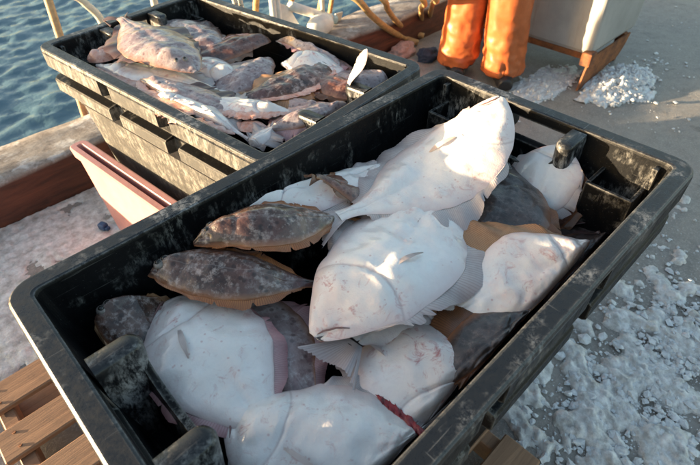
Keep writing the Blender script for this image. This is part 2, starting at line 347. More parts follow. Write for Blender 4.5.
def mat_water():
    m, nt, b = new_mat('harbour_water')
    b.inputs['Base Color'].default_value = (0.075, 0.145, 0.185, 1); b.inputs['Roughness'].default_value = 0.08
    b.inputs['IOR'].default_value = 1.33; b.inputs['Specular IOR Level'].default_value = 0.5
    n = noise_n(nt, 9, 4, 0.6); bump(nt, b, n.outputs[0], 0.35, 0.02); return m
M['water'] = mat_water()
def mat_rust():
    m, nt, b = new_mat('rusty_steel')
    n = noise_n(nt, 14, 8, 0.75); n2 = noise_n(nt, 60, 5, 0.7)
    c = mix(nt, ramp(nt, n.outputs[0], [(0.35, 0.0), (0.65, 1.0)]).outputs[0], (0.085, 0.028, 0.012), (0.34, 0.12, 0.035))
    c = mix(nt, ramp(nt, n2.outputs[0], [(0.55, 0.0), (0.7, 0.6)]).outputs[0], c, (0.05, 0.02, 0.012))
    nt.links.new(c, b.inputs['Base Color']); b.inputs['Roughness'].default_value = 0.75
    bp = bump(nt, b, n.outputs[0], 0.6, 0.008); bump(nt, b, n2.outputs[0], 0.4, 0.003, bp); return m
M['rust'] = mat_rust()
def mat_bin():
    m, nt, b = new_mat('grey_white_plastic')
    n = noise_n(nt, 3.5, 7, 0.65); n2 = noise_n(nt, 1.0, 6, 0.7, vec=objmap(nt, (30, 30, 3))); n3 = noise_n(nt, 60, 4, 0.6)
    c = mix(nt, ramp(nt, n.outputs[0], [(0.35, 0.0), (0.65, 1.0)]).outputs[0], (0.29, 0.285, 0.275), (0.40, 0.39, 0.375))
    c = mix(nt, ramp(nt, n2.outputs[0], [(0.55, 0.0), (0.72, 0.5)]).outputs[0], c, (0.25, 0.215, 0.17))
    nt.links.new(c, b.inputs['Base Color']); b.inputs['Roughness'].default_value = 0.5
    bump(nt, b, n3.outputs[0], 0.2, 0.003); return m
M['bin'] = mat_bin()

# ------------------------------------------------------------------ the setting: quay, kerb, water
KY0, KY1, KH = 2.46, 2.80, 0.23
def sheet(name, xs, ys, zf, mat, kind='structure'):
    xs = list(xs); ys = list(ys); nx, ny = len(xs), len(ys)
    V = [(x, y, zf(x, y)) for y in ys for x in xs]
    F = [(j * nx + i, j * nx + i + 1, (j + 1) * nx + i + 1, (j + 1) * nx + i) for j in range(ny - 1) for i in range(nx - 1)]
    o = mesh_obj(name, V, F, mat); tag(o, kind=kind); return o
def graded(lo, a, b, hi, step):
    mid = list(np.arange(a, b + 1e-6, step))
    out = []; x = a; s = step
    while x > lo: s *= 1.4; x = max(lo, x - s); out.append(x)
    up = []; x = mid[-1]; s = step
    while x < hi: s *= 1.4; x = min(hi, x + s); up.append(x)
    return out[::-1] + mid + up
sheet('quay_ground', graded(-300, -1, 6, 300, 0.04), graded(-300, -0.6, 2.5, 2.79, 0.04),
      lambda x, y: 0.012 * fbm(x * 1.1, y * 1.1, 3) + 0.003 * fbm(x * 9, y * 9, 5, 3) if (-2 < x < 8 and -2 < y) else 0.0, M['ground'])
bm = bmesh.new()
xs = np.arange(-12, 20.01, 0.08)
prof = [(KY0, -0.03), (KY0, KH - 0.03), (KY0 + 0.012, KH - 0.008), (KY0 + 0.035, KH), (KY0 + 0.12, KH), (KY0 + 0.22, KH), (KY1 - 0.03, KH), (KY1 - 0.005, KH - 0.02), (KY1, KH - 0.05), (KY1, -0.2), (KY1, -2.6)]
rings = []
for x in xs:
    rings.append([bm.verts.new((x, y + 0.014 * fbm(x * 2.3, i * .37, 1, 4), z + (0.012 * fbm(x * 3.1, y * 9, 7, 4) if z > 0.1 else 0))) for i, (y, z) in enumerate(prof)])
for i in range(len(rings) - 1):
    for k in range(len(prof) - 1): bm.faces.new((rings[i][k], rings[i][k + 1], rings[i + 1][k + 1], rings[i + 1][k]))
tag(bm_obj('kerb', bm, M['kerb'], smooth=True), kind='structure')
def wave(x, y):
    d = max(0.0, min(1.0, (40 - abs(y)) / 30))
    return -1.35 + d * (0.035 * fbm(x * 1.1, y * 2.0, 2, 4) + 0.035 * fbm(x * 4.5 + y, y * 7.5, 9, 4))
sheet('water', graded(-600, -1.5, 9, 600, 0.07), graded(2.75, 2.9, 12, 900, 0.07), wave, M['water'])

# ------------------------------------------------------------------ slush and ice
def slush(name, x0, x1, y0, y1, step, amp, thr, seed, mask):
    nx = int((x1 - x0) / step) + 1; ny = int((y1 - y0) / step) + 1
    V = []; H = []
    for j in range(ny):
        for i in range(nx):
            x = x0 + i * step; y = y0 + j * step
            n = fbm(x * 9, y * 9, seed, 7); r = abs(fbm(x * 24, y * 24, seed + 3, 5))
            h = (n + mask(x, y) - thr)
            z = -0.03 if h < 0 else amp * min(1, h * 3) * (0.25 + 0.4 * n + 1.0 * r + 0.5 * abs(fbm(x * 60, y * 60, seed, 3))) + 0.004
            if h < 0: z = max(-0.03, h * 0.12)
            V.append((x, y, z + 0.012 * fbm(x * 1.1, y * 1.1, 3))); H.append(h)
    F = []
    for j in range(ny - 1):
        for i in range(nx - 1):
            q = (j * nx + i, j * nx + i + 1, (j + 1) * nx + i + 1, (j + 1) * nx + i)
            if max(H[k] for k in q) > -0.25: F.append(q)
    return mesh_obj(name, V, F, M['slush'])
def mk_right(x, y):
    c = P(640, 390, 0); d = math.hypot((x - c.x) / 0.75, (y - c.y) / 0.42)
    return 0.55 - 0.55 * d
tag(slush('slush', 0.85, 2.6, -0.75, 0.75, 0.009, 0.016, 0.14, 4, mk_right), 'dirty white slush spread over the quay beside the nearest black tub', 'slush', kind='stuff')
def mk_left(x, y):
    return 0.42 - 1.2 * max(0, (1.75 - y)) - 0.5 * max(0, abs(x - 0.2) - .7)
tag(slush('slush', -0.6, 1.0, 1.3, 2.46, 0.010, 0.009, -0.10, 11, mk_left), 'pale frosty slush lying between the pink bin and the kerb', 'slush', kind='stuff')
def chunk(bm, c, r, flat=0.7):
    q = Matrix.Rotation(random.random() * 6.28, 4, Vector((random.random() - .5, random.random() - .5, random.random() + .2)).normalized())
    res = bmesh.ops.create_icosphere(bm, subdivisions=1, radius=r * random.choice([.5, .7, 1, 1, 1.3]))
    s = [random.uniform(.6, 1.2) for _ in range(3)]
    for v in res['verts']:
        k = random.uniform(.5, 1.25); p = Vector((v.co.x * s[0], v.co.y * s[1], v.co.z * s[2])) * k
        p = q @ p; v.co = Vector((p.x, p.y, p.z * flat)) + Vector(c)
def heap(name, cx, cy, rx, ry, h, n, r0, r1, label):
    bm = bmesh.new()
    for _ in range(n):
        a = random.random() * 6.283; d = math.sqrt(random.random()) * random.choice([.7, .85, 1.0, 1.12])
        x, y = d * math.cos(a), d * math.sin(a)
        top = h * max(0, 1 - d ** 1.7)
        r = random.uniform(r0, r1) ** 1.0
        chunk(bm, (cx + x * rx, cy + y * ry, max(r * .35, top * random.uniform(.55, 1.0))), r)
    ng = 60; grid = []                                          # the melted-together mass under the loose grains
    for j in range(ng + 1):
        for i in range(ng + 1):
            x, y = -1.25 + 2.5 * i / ng, -1.25 + 2.5 * j / ng; d = math.hypot(x, y) * (1 + .35 * fbm(x * 1.7, y * 1.7, cx, 4))
            grid.append(bm.verts.new((cx + x * rx, cy + y * ry, h * (1 - d ** 1.5) * (1.0 + .6 * fbm(x * 6, y * 6, cy, 4)) if d < 1 else -.02)))
    for j in range(ng):
        for i in range(ng):
            a = j * (ng + 1) + i; bm.faces.new((grid[a], grid[a + 1], grid[a + ng + 2], grid[a + ng + 1]))
    return tag(bm_obj(name, bm, M['ice']), label, 'ice', kind='stuff')
hc = P(622, 80, 0.03)
heap('ice_heap', hc.x, hc.y, 0.32, 0.19, 0.065, 1000, 0.003, 0.026, 'crushed ice heaped against the rusty base of the grey container')
hc = P(545, 82, 0.02)
heap('ice_heap', hc.x, hc.y, 0.36, 0.15, 0.02, 500, 0.003, 0.018, 'thin spill of crushed ice beside the boots and container')
def scatter(name, spots, label):
    bm = bmesh.new()
    for (px, py, n, spx, spy, r0, r1) in spots:
        for _ in range(n):  # each lump lies on the ground or on the slush
            p = P(px + random.gauss(0, spx), py + random.gauss(0, spy), 0.0)
            if p.y > 2.4: continue
            r = r0 + (r1 - r0) * random.random() ** 2.5
            chunk(bm, (p.x, p.y, r * 0.25 + 0.004), r, 0.5)
    return tag(bm_obj(name, bm, M['ice']), label, 'ice', kind='stuff')
scatter('ice_scatter', [(650, 65, 50, 20, 8, .006, .022), (620, 115, 40, 50, 18, .004, .018), (665, 90, 25, 25, 25, .004, .014), (650, 280, 70, 40, 40, .005, .022), (660, 200, 30, 30, 30, .003, .012), (690, 20, 20, 20, 15, .005, .016)],
        'small bits of ice strewn over the concrete at the right')
scatter('ice_scatter', [(640, 400, 1300, 50, 50, .003, .022), (600, 420, 500, 30, 35, .003, .014), (680, 330, 500, 25, 30, .003, .018)], 'loose ice lumps on the slush below the nearest black tub')
scatter('ice_scatter', [(40, 260, 110, 35, 40, .003, .012)], 'crumbs of frost on the slush left of the pink bin')

# ------------------------------------------------------------------ pallet
pal = empty('wooden_pallet', (0.32, 0.78, 0.0))
tag(pal, 'orange-brown wooden pallet under the nearest black tub', 'pallet')
PX0, PX1 = -0.30, 0.80
def plank(name, lo, hi, parent, mat, bev=0.004):
    bm = bmesh.new(); c = [(lo[k] + hi[k]) / 2 for k in range(3)]
    add_box(bm, [lo[k] - c[k] for k in range(3)], [hi[k] - c[k] for k in range(3)], bev, 1)
    o = bm_obj(name, bm, mat, parent); o.location = Vector(c) - Vector(parent.location); return o
boards = []
yb = [1.46, 1.265, 1.085, 0.90, 0.72, 0.53, 0.36, 0.20]
for i, y in enumerate(yb):
    dx = random.uniform(-.012, .012)
    o = plank('deck_board', (PX0 + dx, y - 0.115, 0.115), (PX1 + dx, y, 0.138), pal, M['wood']); o.rotation_euler.z = random.uniform(-.008, .008); boards.append(o)
for x in (PX0 + 0.02, 0.30, PX1 - 0.07):
    plank('stringer', (x, 0.09, 0.022), (x + 0.045, 1.455, 0.113), pal, M['wood'])
for y in (1.455, 0.80, 0.19):
    plank('bottom_board', (PX0, y - 0.10, 0.002), (PX1, y, 0.021), pal, M['wood'])
for y, board in zip(yb[:4], boards[:4]):
    for x in (PX0 + 0.042, 0.322):
        for dy in (0.03, 0.085):
            bm = bmesh.new(); bmesh.ops.create_cone(bm, cap_ends=True, segments=8, radius1=0.005, radius2=0.005, depth=0.004)
            o = bm_obj('nail_head', bm, M['rust'], board); o.location = Vector((x, y - dy, 0.139)) - Vector(pal.location) - Vector(board.location)

# ------------------------------------------------------------------ the black tubs
RIMF, RIMB = 0.906, 0.832
TL, TW, TH = 1.28, 0.757, 0.762
def tub_ring(R, inset, z, slots_in, hole_pts):
    """points of a rounded rectangle, with the same count for every inset; slots_in = inset used inside the slots"""
    hx, hy = TL / 2, TW / 2; out = []
    c = max(R, inset + 0.018); r = c - inset
    def arc(cx, cy, a0):
        for k in range(7):
            a = math.radians(a0 + 90 * k / 6); out.append((cx + r * math.cos(a), cy + r * math.sin(a), z))
    # short side +X, from -Y to +Y
    def side(n_axis, sgn, stops):
        for t, flag in stops:
            i = slots_in if flag else inset
            if n_axis == 0: out.append((sgn * (hx - i), t * sgn, z))
            else: out.append((-sgn * t, sgn * (hy - i), z))
    sl = [(-0.205, 0), (-0.205, 1), (-0.135, 1), (-0.135, 0), (0.135, 0), (0.135, 1), (0.205, 1), (0.205, 0)]
    sh = [(-0.17, 0), (-0.075, 0), (-0.0749, 0), (0.0849, 0), (0.085, 0), (0.17, 0)]
    side(0, 1, sh); arc(hx - c, hy - c, 0)
    side(1, 1, sl); arc(-hx + c, hy - c, 90)
    side(0, -1, sh); arc(-hx + c, -hy + c, 180)
    side(1, -1, sl); arc(hx - c, -hy + c, 270)
    return out
def build_tub_mesh():
    # (inset, z, inset inside slots, material); black outer grooves paint in their shade
    prof = [(0.13, -TH, None, 2), (0.122, -TH, None, 2), (0.110, -TH + 0.02, None, 2), (0.060, -0.252, None, 2), (0.054, -0.246, None, 0),
            (0.052, -0.182, 0.052, 0), (0.012, -0.178, 0.042, 0), (0.005, -0.172, 0.042, 2), (0.005, -0.132, 0.042, 2), (0.010, -0.126, 0.042, 0), (0.042, -0.120, 0.042, 0), (0.042, -0.084, 0.042, 0),
            (0.006, -0.076, 0.040, 0), (0.001, -0.071, 0.040, 2), (0.000, -0.020, 0.040, 2), (0.000, -0.012, 0.0, 1), (0.002, -0.003, None, 1), (0.006, 0.0, None, 1), (0.038, 0.0, None, 1), (0.043, -0.002, None, 1), (0.045, -0.008, None, 0),
            (0.047, -0.030, None, 0), (0.054, -0.095, None, 0), (0.085, -0.30, None, 0), (0.130, -TH + 0.05, None, 0), (0.16, -TH + 0.03, None, 0)]
    HO, HI = (11, 14), (21, 22)          # profile rows removed where the hand hole is (outer, inner)
    V = []; rings = []
    for ins, z, si, mt in prof:
        pts = tub_ring(0.055, ins, z, ins if si is None else si, None)
        rings.append(len(V)); V += pts; n = len(pts)
    F = []; MI = []
    holes = {2, 2 + (6 + 7 + 8 + 7)}      # perimeter segment index of the hand hole on either short side
    for r in range(len(prof) - 1):
        for k in range(n):
            if k in holes and (HO[0] <= r < HO[1] or HI[0] <= r < HI[1]): continue
            k2 = (k + 1) % n
            F.append((rings[r] + k, rings[r] + k2, rings[r + 1] + k2, rings[r + 1] + k)); MI.append(prof[r + 1][3])
    for k in holes:
        k2 = k + 1
        F.append((rings[HO[1]] + k, rings[HO[1]] + k2, rings[HI[0]] + k2, rings[HI[0]] + k)); MI.append(0)
        F.append((rings[HO[0]] + k, rings[HI[1]] + k, rings[HI[1]] + k2, rings[HO[0]] + k2)); MI.append(0)
        for kk in (k, k2):
            F.append([rings[q] + kk for q in (11, 12, 13, 14, 21, 22)]); MI.append(0)
    F.append([rings[-1] + k for k in range(n)]); MI.append(0)
    F.append([rings[0] + k for k in range(n)][::-1]); MI.append(2)
    return V, F, MI
def ridge_mesh(w, d, top, bot):
    """a rounded-ended rib standing out of the end wall: outline in plan extruded down, top edge softened"""
    out = []
    out += [(0, -w / 2), ]
    for k in range(9):
        a = -math.pi / 2 + math.pi * k / 8
        out.append((-(d - w / 2) - w / 2 * math.cos(a), w / 2 * math.sin(a)))
    out.append((0, w / 2))
    bm = bmesh.new()
    def ring(sc, z, taper=0): return [bm.verts.new((x * sc + taper * (1 if x < -0.01 else 0), y * sc, z)) for x, y in out]
    rs = [ring(1.0, bot, 0.03), ring(1.0, top - 0.012), ring(0.96, top - 0.003), ring(0.85, top)]
    for a, b in zip(rs, rs[1:]):
        for k in range(len(out) - 1): bm.faces.new((a[k], a[k + 1], b[k + 1], b[k]))
    bm.faces.new(rs[-1]); return bm
def corner_pocket_bm():
    """open-topped box moulded into the corner of an end wall"""
    bm = bmesh.new(); D, W, t = 0.085, 0.115, 0.010
    top = -0.07; bot = -0.30
    for lo, hi in (((-D, -W, bot), (-D + t, 0, top)), ((-D + t, -W, bot), (0.02, -W + t, top)), ((-D + t, -t, bot), (0.02, 0, top)), ((-D + t, -W + t, bot), (0.02, -t, top - 0.09))):
        add_box(bm, lo, hi, 0.003, 2)
    add_box(bm, (-0.012, -0.005, top - .002), (0.02, 0.008, -0.014), 0.003, 2)      # upright rib above the pocket
    return bm
def make_tub(name, label, loc, rz, outer='tub_outer'):
    root = empty(name, loc, rz); tag(root, label, 'tub', 'black fish tubs')
    V, F, MI = build_tub_mesh()
    V = [(x, y, z + TH) for x, y, z in V]
    mesh_obj('shell', V, F, [M['tub_black'], M['tub_rim'], M[outer]], root, smooth=False, midx=MI)
    sh = root.children[0]
    bv = sh.modifiers.new('soft', 'BEVEL'); bv.width = 0.002; bv.segments = 1; bv.limit_method = 'ANGLE'; bv.angle_limit = math.radians(40)
    for s in (1, -1):
        for y in (-0.108, 0.118):
            o = bm_obj('handle_rib', ridge_mesh(0.044, 0.088, -0.004, -0.36), [M['tub_rim']], root, True)
            o.matrix_local = Matrix.Translation((s * (TL / 2 - 0.052), s * y, TH)) @ Matrix.Rotation(0 if s > 0 else math.pi, 4, 'Z')
        bm = bmesh.new()                                   # the low inner wall of the hand pocket, its top dipping
        n = 14; pts = []
        for k in range(n + 1):
            y = -0.10 + 0.20 * k / n; t = y / 0.10
            pts.append((y, -0.055 - 0.05 * (1 - t ** 4)))
        for (x0, x1) in ((-0.080, -0.066),):
            A = [bm.verts.new((x0, y, z)) for y, z in pts]; B = [bm.verts.new((x1, y, z)) for y, z in pts]
            A2 = [bm.verts.new((x0 + .03, y, -0.36)) for y, z in pts]; B2 = [bm.verts.new((x1 + .03, y, -0.36)) for y, z in pts]
            for k in range(n):
                bm.faces.new((A[k], A[k + 1], B[k + 1], B[k])); bm.faces.new((A2[k], A2[k + 1], A[k + 1], A[k])); bm.faces.new((B[k], B[k + 1], B2[k + 1], B2[k]))
        o = bm_obj('pocket_wall', bm, M['tub_black'], root)
        o.matrix_local = Matrix.Translation((s * (TL / 2 - 0.052), s * 0.005, TH)) @ Matrix.Rotation(0 if s > 0 else math.pi, 4, 'Z')
        bm = bmesh.new(); add_box(bm, (-0.055, -0.10, -0.26), (0.02, 0.10, -0.24))
        o = bm_obj('pocket_floor', bm, M['tub_black'], root)
        o.matrix_local = Matrix.Translation((s * (TL / 2 - 0.075), s * 0.005, TH)) @ Matrix.Rotation(0 if s > 0 else math.pi, 4, 'Z')
        for m in (1, -1):
            if s < 0 and m > 0: continue
            o = bm_obj('corner_pocket', corner_pocket_bm(), M['tub_black'] if True else 0, root)
            o.matrix_local = Matrix.Translation((s * (TL / 2 - 0.056), m * (TW / 2 - 0.075), TH)) @ Matrix.Diagonal((s, m, 1, 1))
    return root
FT = make_tub('fish_tub', 'nearest black plastic tub on the pallet, full of white-bellied flatfish', (0.588, 0.513, RIMF - TH), 0.0)
BT = make_tub('fish_tub', 'second black plastic tub, by the kerb, full of gutted flatfish', (0.890, 1.620, RIMB - TH), math.radians(96.1), 'tub_outer_sunlit')
for k, (d, lab) in enumerate(((0.38, 'timber bearer under the far end of the second tub'), (-0.38, 'timber bearer under the near end of the second tub'))):
    bm = bmesh.new(); add_box(bm, (-0.33, -0.05, 0.004), (0.33, 0.05, RIMB - TH - 0.002), 0.004, 1)
    o = bm_obj('timber_bearer', bm, M['wood']); a = math.radians(96.1)
    o.location = (0.89 + d * math.cos(a), 1.62 + d * math.sin(a), 0); o.rotation_euler = (0, 0, a - math.pi / 2); tag(o, lab, 'timber', 'timber bearers')

# ------------------------------------------------------------------ flatfish
S_ = [0, .015, .05, .11, .2, .32, .45, .58, .70, .80, .88, .94, 1.0]
W_ = [.10, .18, .32, .50, .73, .93, 1.0, .90, .66, .40, .20, .14, .15]
H_ = [.12, .25, .48, .72, .92, 1.0, .95, .82, .62, .42, .28, .18, .10]
def in_tub(p, rim):
    """keep a point inside the tub's walls (local frame of that tub), as a fish pressed against the wall"""
    if abs(rim - RIMF) < 1e-6: c, a = (0.588, 0.513), 0.0
    else: c, a = (0.890, 1.620), math.radians(96.1)
    x, y = p[0] - c[0], p[1] - c[1]; ca, sa = math.cos(a), math.sin(a)
    u, v = x * ca + y * sa, -x * sa + y * ca
    dz = rim - p[2]
    if dz < -0.004: return p
    ins = 0.064 + 0.13 * max(0, dz); hu, hv = TL / 2 - ins, TW / 2 - ins
    def soft(q, h):
        k = 0.05
        if abs(q) <= h - k: return q
        e = abs(q) - (h - k); return math.copysign(h - k + k * (1 - math.exp(-e / k)), q)
    u, v = soft(u, hu), soft(v, hv)
    return np.array([c[0] + u * ca - v * sa, c[1] + u * sa + v * ca, p[2]])
def fish(name, label, pts, rim, w, side='white', roll=0, curl=0.05, th=0.055, fin=0.06, finmat=None, tailmat=None, pect=True, eyes=False,
         asym=(1.0, 1.0), finasym=(1.0, 1.0), lump=1.0, tail=1.0, seed=0, fin_droop=0.25, flap=None, flapmat='flesh', group='flatfish heaped in the nearest tub', twist=0.0):
    """pts: head to tail, (photo px, photo py, height above the rim); w half width in metres without the fins"""
    th = th * 0.68; w = w * 1.08
    wp = [P(px, py, rim + z) for px, py, z in pts]
    ctr = sum(wp, Vector()) / len(wp)
    n = 90
    sp = spline([tuple(p - ctr) for p in wp], n * 3)
    L = np.concatenate([[0], np.cumsum(np.linalg.norm(np.diff(sp, axis=0), axis=1))]); tot = L[-1]
    us = np.linspace(0, 1, n) ** 1.25
    axis = np.array([[np.interp(u * tot, L, sp[:, k]) for k in range(3)] for u in us])
    T = np.gradient(axis, axis=0); T /= np.linalg.norm(T, axis=1)[:, None]
    for _ in range(6): T[1:-1] = (T[:-2] + T[1:-1] * 2 + T[2:]) / 4
    T /= np.linalg.norm(T, axis=1)[:, None]
    B = np.cross(T, np.array([0, 0, 1.0])); B /= np.linalg.norm(B, axis=1)[:, None]
    N = np.cross(B, T)
    for i in range(n):
        a = math.radians(roll + twist * (us[i] - 0.4)); b, m_ = B[i].copy(), N[i].copy()
        B[i] = b * math.cos(a) + m_ * math.sin(a); N[i] = m_ * math.cos(a) - b * math.sin(a)
    wid = np.interp(us, S_, W_) * w; hgt = np.interp(us, S_, H_) * th
    wob = np.array([1 + 0.09 * fbm(u_ * 6, seed * 1.7, 4, 3) for u_ in us]); wid = wid * wob
    k = np.array([1, 4, 6, 4, 1.]) / 16
    wid[3:-2] = np.convolve(wid, k, 'same')[3:-2]; hgt[3:-2] = np.convolve(hgt, k, 'same')[3:-2]
    nt_ = 31; ts = np.sin(np.linspace(-1, 1, nt_) * math.pi / 2 * 0.98) / math.sin(math.pi / 2 * 0.98)
    root_ = bpy.data.objects.new(name, None); link(root_); root_.location = ctr; root_.empty_display_size = .05
    tag(root_, label, 'fish', group)
    def edge(i, t):
        ww = wid[i] * (asym[0] if t > 0 else asym[1])
        return axis[i] + B[i] * ww * t - N[i] * (curl * ww * t * t)
    V = []; UV = []; MI = []; F = []
    for top in (1, -1):
        for i in range(n):
            u = us[i]
            for t in ts:
                p = edge(i, t)
                dome = (1 - abs(t) ** 2.0) ** 0.9
                h = hgt[i] * dome * (0.66 if top > 0 else -0.42)
                if top > 0:
                    # gill cover edge, mouth slit and opercle swelling, low lumps
                    g = u - (0.265 - 0.075 * (t - 0.1) ** 2)
                    h -= (0.0055 if side == 'white' else 0.002) * math.exp(-(g / 0.010) ** 2) * (1 - t * t) * lump
                    h += 0.006 * math.exp(-((u - 0.17) / 0.055) ** 2 - ((t + .15) / .45) ** 2) * lump
                    g2 = (t - 0.32 - 2.0 * (u - .03))
                    if u < 0.11: h -= 0.006 * math.exp(-(g2 / 0.12) ** 2) * lump * dome
                    h -= 0.003 * math.exp(-(t / .07) ** 2) * (u > .25) * dome * lump
                    q = p + ctr[:] if False else p
                    h += dome * (0.013 * fbm(q[0] * 8, q[1] * 8, seed * 3.1 + 1, 3) + 0.0032 * fbm(q[0] * 30, q[1] * 30, seed + 9, 3)) * lump
                V.append(p + N[i] * h); UV.append((u, t))
    off = n * nt_
    for s, base in ((0, 0), (1, off)):
        for i in range(n - 1):
            for j in range(nt_ - 1):
                a = base + i * nt_ + j; q = (a, a + 1, a + nt_ + 1, a + nt_)
                F.append(q if s else q[::-1]); MI.append(s)
    for i in range(n - 1):                                     # close the thin margins
        for j in (0, nt_ - 1):
            a = i * nt_ + j; q = (a, a + nt_, off + a + nt_, off + a); F.append(q); MI.append(0)
    for j in range(nt_ - 1):
        F.append((j, j + 1, off + j + 1, off + j)); MI.append(0)
    sidem = {'white': 'fish_white', 'brown': 'fish_brown', 'slate': 'fish_slate', 'mauve': 'fish_mauve', 'rust': 'fish_rust', 'flesh': 'flesh'}[side]
    under = M['fish_slate'] if side == 'white' else M['fish_white']
    mesh_obj('body', V, F, [M[sidem], under], root_, True, MI, UV)
    fm = M[finmat or {'white': 'fin_pale', 'brown': 'fin_amber', 'slate': 'fin_dark', 'mauve': 'fin_dark', 'rust': 'fin_rust', 'flesh': 'fin_red'}[side]]
    rr = random.Random(seed * 13 + 5)
    # fringe fins along both margins
    for sgn, nm, fs in ((1, 'dorsal_fin', finasym[0]), (-1, 'anal_fin', finasym[1])):
        if fs <= 0: continue
        notch = [(rr.uniform(.1, .95), rr.uniform(.003, .009)) for _ in range(3)]; fold = [rr.uniform(0, 6.28) for _ in range(3)]
        nr = 84; cols = nr * 2; V = []; UV = []; F = []
        u0, u1 = (0.10, 0.89) if sgn > 0 else (0.24, 0.89)
        for c in range(cols + 1):
            u = u0 + (u1 - u0) * c / cols
            i = int(np.clip(np.searchsorted(us, u), 1, n - 1)); f = (u - us[i - 1]) / (us[i] - us[i - 1])
            def lp(A): return A[i - 1] * (1 - f) + A[i] * f
            e = edge(i - 1, sgn) * (1 - f) + edge(i, sgn) * f; b, nn, tt = lp(B), lp(N), lp(T)
            v = (u - u0) / (u1 - u0)
            prof = (min(1, v / 0.62) ** 1.15 if v < .62 else ((1 - v) / 0.38) ** 0.8)
            hh = fin * fs * (0.16 + 0.84 * prof) * (1 + 0.05 * math.sin(v * 17 + seed) + rr.uniform(-.03, .02))
            for nc, nw in notch:
                hh *= 1 - .55 * math.exp(-((v - nc) / nw) ** 2)
            if v > .985 or v < .015: hh *= .4
            inn = e - b * sgn * wid[i] * 0.05
            for r in range(5):
                x = r / 4
                p = inn + b * sgn * hh * x * 1.0 + tt * hh * x * 0.34 - nn * (fin_droop * hh * x * x) \
                    + nn * ((0.0003 if c % 2 else -0.0003) * (0.3 + x) + x * fin / .05 * (0.006 * math.sin(v * 14 + fold[0]) + 0.004 * math.sin(v * 37 + fold[1]))) + tt * (x * 0.006 * math.sin(v * 22 + fold[2]))
                V.append(p); UV.append((c / 2.0, x))
        for c in range(cols):
            for r in range(4):
                a = c * 5 + r; F.append((a, a + 1, a + 6, a + 5))
        mesh_obj(nm, V, F, fm, root_, True, None, UV)
    # tail fin
    if tail > 0:
        nr = 20; cols = nr * 2; V = []; UV = []; F = []; e = axis[-1]; b, nn, tt = B[-1], N[-1], T[-1]
        for c in range(cols + 1):
            q = -1 + 2 * c / cols
            ln = w * 0.62 * tail * (0.78 + 0.30 * abs(q) ** 1.5) * (1 + rr.uniform(-.05, .04))
            for r in range(5):
                x = r / 4
                p = e - tt * 0.012 + b * q * (wid[-1] * 0.95 * (1 - x) + x * w * 0.52 * tail) + tt * ln * x - nn * (0.35 * ln * x * x * fin_droop * 2) \
                    + nn * ((0.0007 if c % 2 else -0.0006) * (0.3 + x) + 0.010 * x * math.sin(q * 4 + seed))
                V.append(p); UV.append((c / 2.0, x))
        for c in range(cols):
            for r in range(4):
                a = c * 5 + r; F.append((a, a + 1, a + 6, a + 5))
        mesh_obj('tail_fin', V, F, M[tailmat] if tailmat else fm, root_, True, None, UV)
    cn = np.array(ctr)
    for ch in root_.children:
        me_ = ch.data; co = np.zeros(len(me_.vertices) * 3); me_.vertices.foreach_get('co', co); co = co.reshape(-1, 3)
        co = np.array([in_tub(p + cn, rim) - cn for p in co]); me_.vertices.foreach_set('co', co.ravel()); me_.update()
    def surf(u, t, lift=0.0):
        i = int(np.clip(np.searchsorted(us, u), 1, n - 1)); dome = (1 - abs(t) ** 2.0) ** 0.9
        return in_tub(edge(i, t) + N[i] * (hgt[i] * dome * 0.66 + lift) + cn, rim) - cn, B[i], N[i], T[i]
    if pect:
        p0, b, nn, tt = surf(0.29, 0.22, 0.0005); V = []; UV = []; F = []; ln = w * 0.60
        for c in range(13):
            q = -1 + 2 * c / 12
            for r in range(7):
                x = r / 6; wd = 0.070 * w * (1 + .3 * math.sin(seed)) * (0.35 + 1.25 * x * (1.25 - x)) * (1 - .75 * max(0, x - .6) / .4)
                p = p0 + tt * ln * x + b * (q * wd + 0.28 * ln * x) + nn * (0.004 + 0.010 * math.sin(x * 2.6) - 0.010 * x * x + (0.001 if c % 2 else 0))
                V.append(p); UV.append((c / 2.0, x))
        for c in range(12):
            for r in range(6):
                a = c * 7 + r; F.append((a, a + 1, a + 8, a + 7))
        mesh_obj('pectoral_fin', V, F, M['fin_white'] if side == 'white' else fm, root_, True, None, UV)
    if pect:
        bm = bmesh.new(); mp_ = [Vector(surf(0.004 + .075 * k_, .10 + .62 * k_, -0.0002)[0]) for k_ in np.linspace(0, 1, 9)]
        add_tube(bm, mp_, [.0008, .0014, .0018, .002, .002, .002, .0018, .0014, .0008], 8); bm_obj('mouth', bm, M['mouth'], root_, True)
    if eyes:
        for (u, t) in ((0.10, 0.02), (0.125, 0.38)):
            p0, b, nn, tt = surf(u, t * eyes, -0.0045)
            bm = bmesh.new(); bmesh.ops.create_uvsphere(bm, u_segments=16, v_segments=10, radius=0.0115)
            for v in bm.verts: v.co = Vector((v.co.x, v.co.y, v.co.z * .75))
            o = bm_obj('eyelid', bm, M['eyelid'], root_, True); o.location = p0; o.rotation_euler = Vector(nn).to_track_quat('Z', 'Y').to_euler()
            bm = bmesh.new(); bmesh.ops.create_uvsphere(bm, u_segments=14, v_segments=8, radius=0.0068)
            o2 = bm_obj('eye', bm, M['eye'], o, True); o2.location = (0, 0, 0.0045)
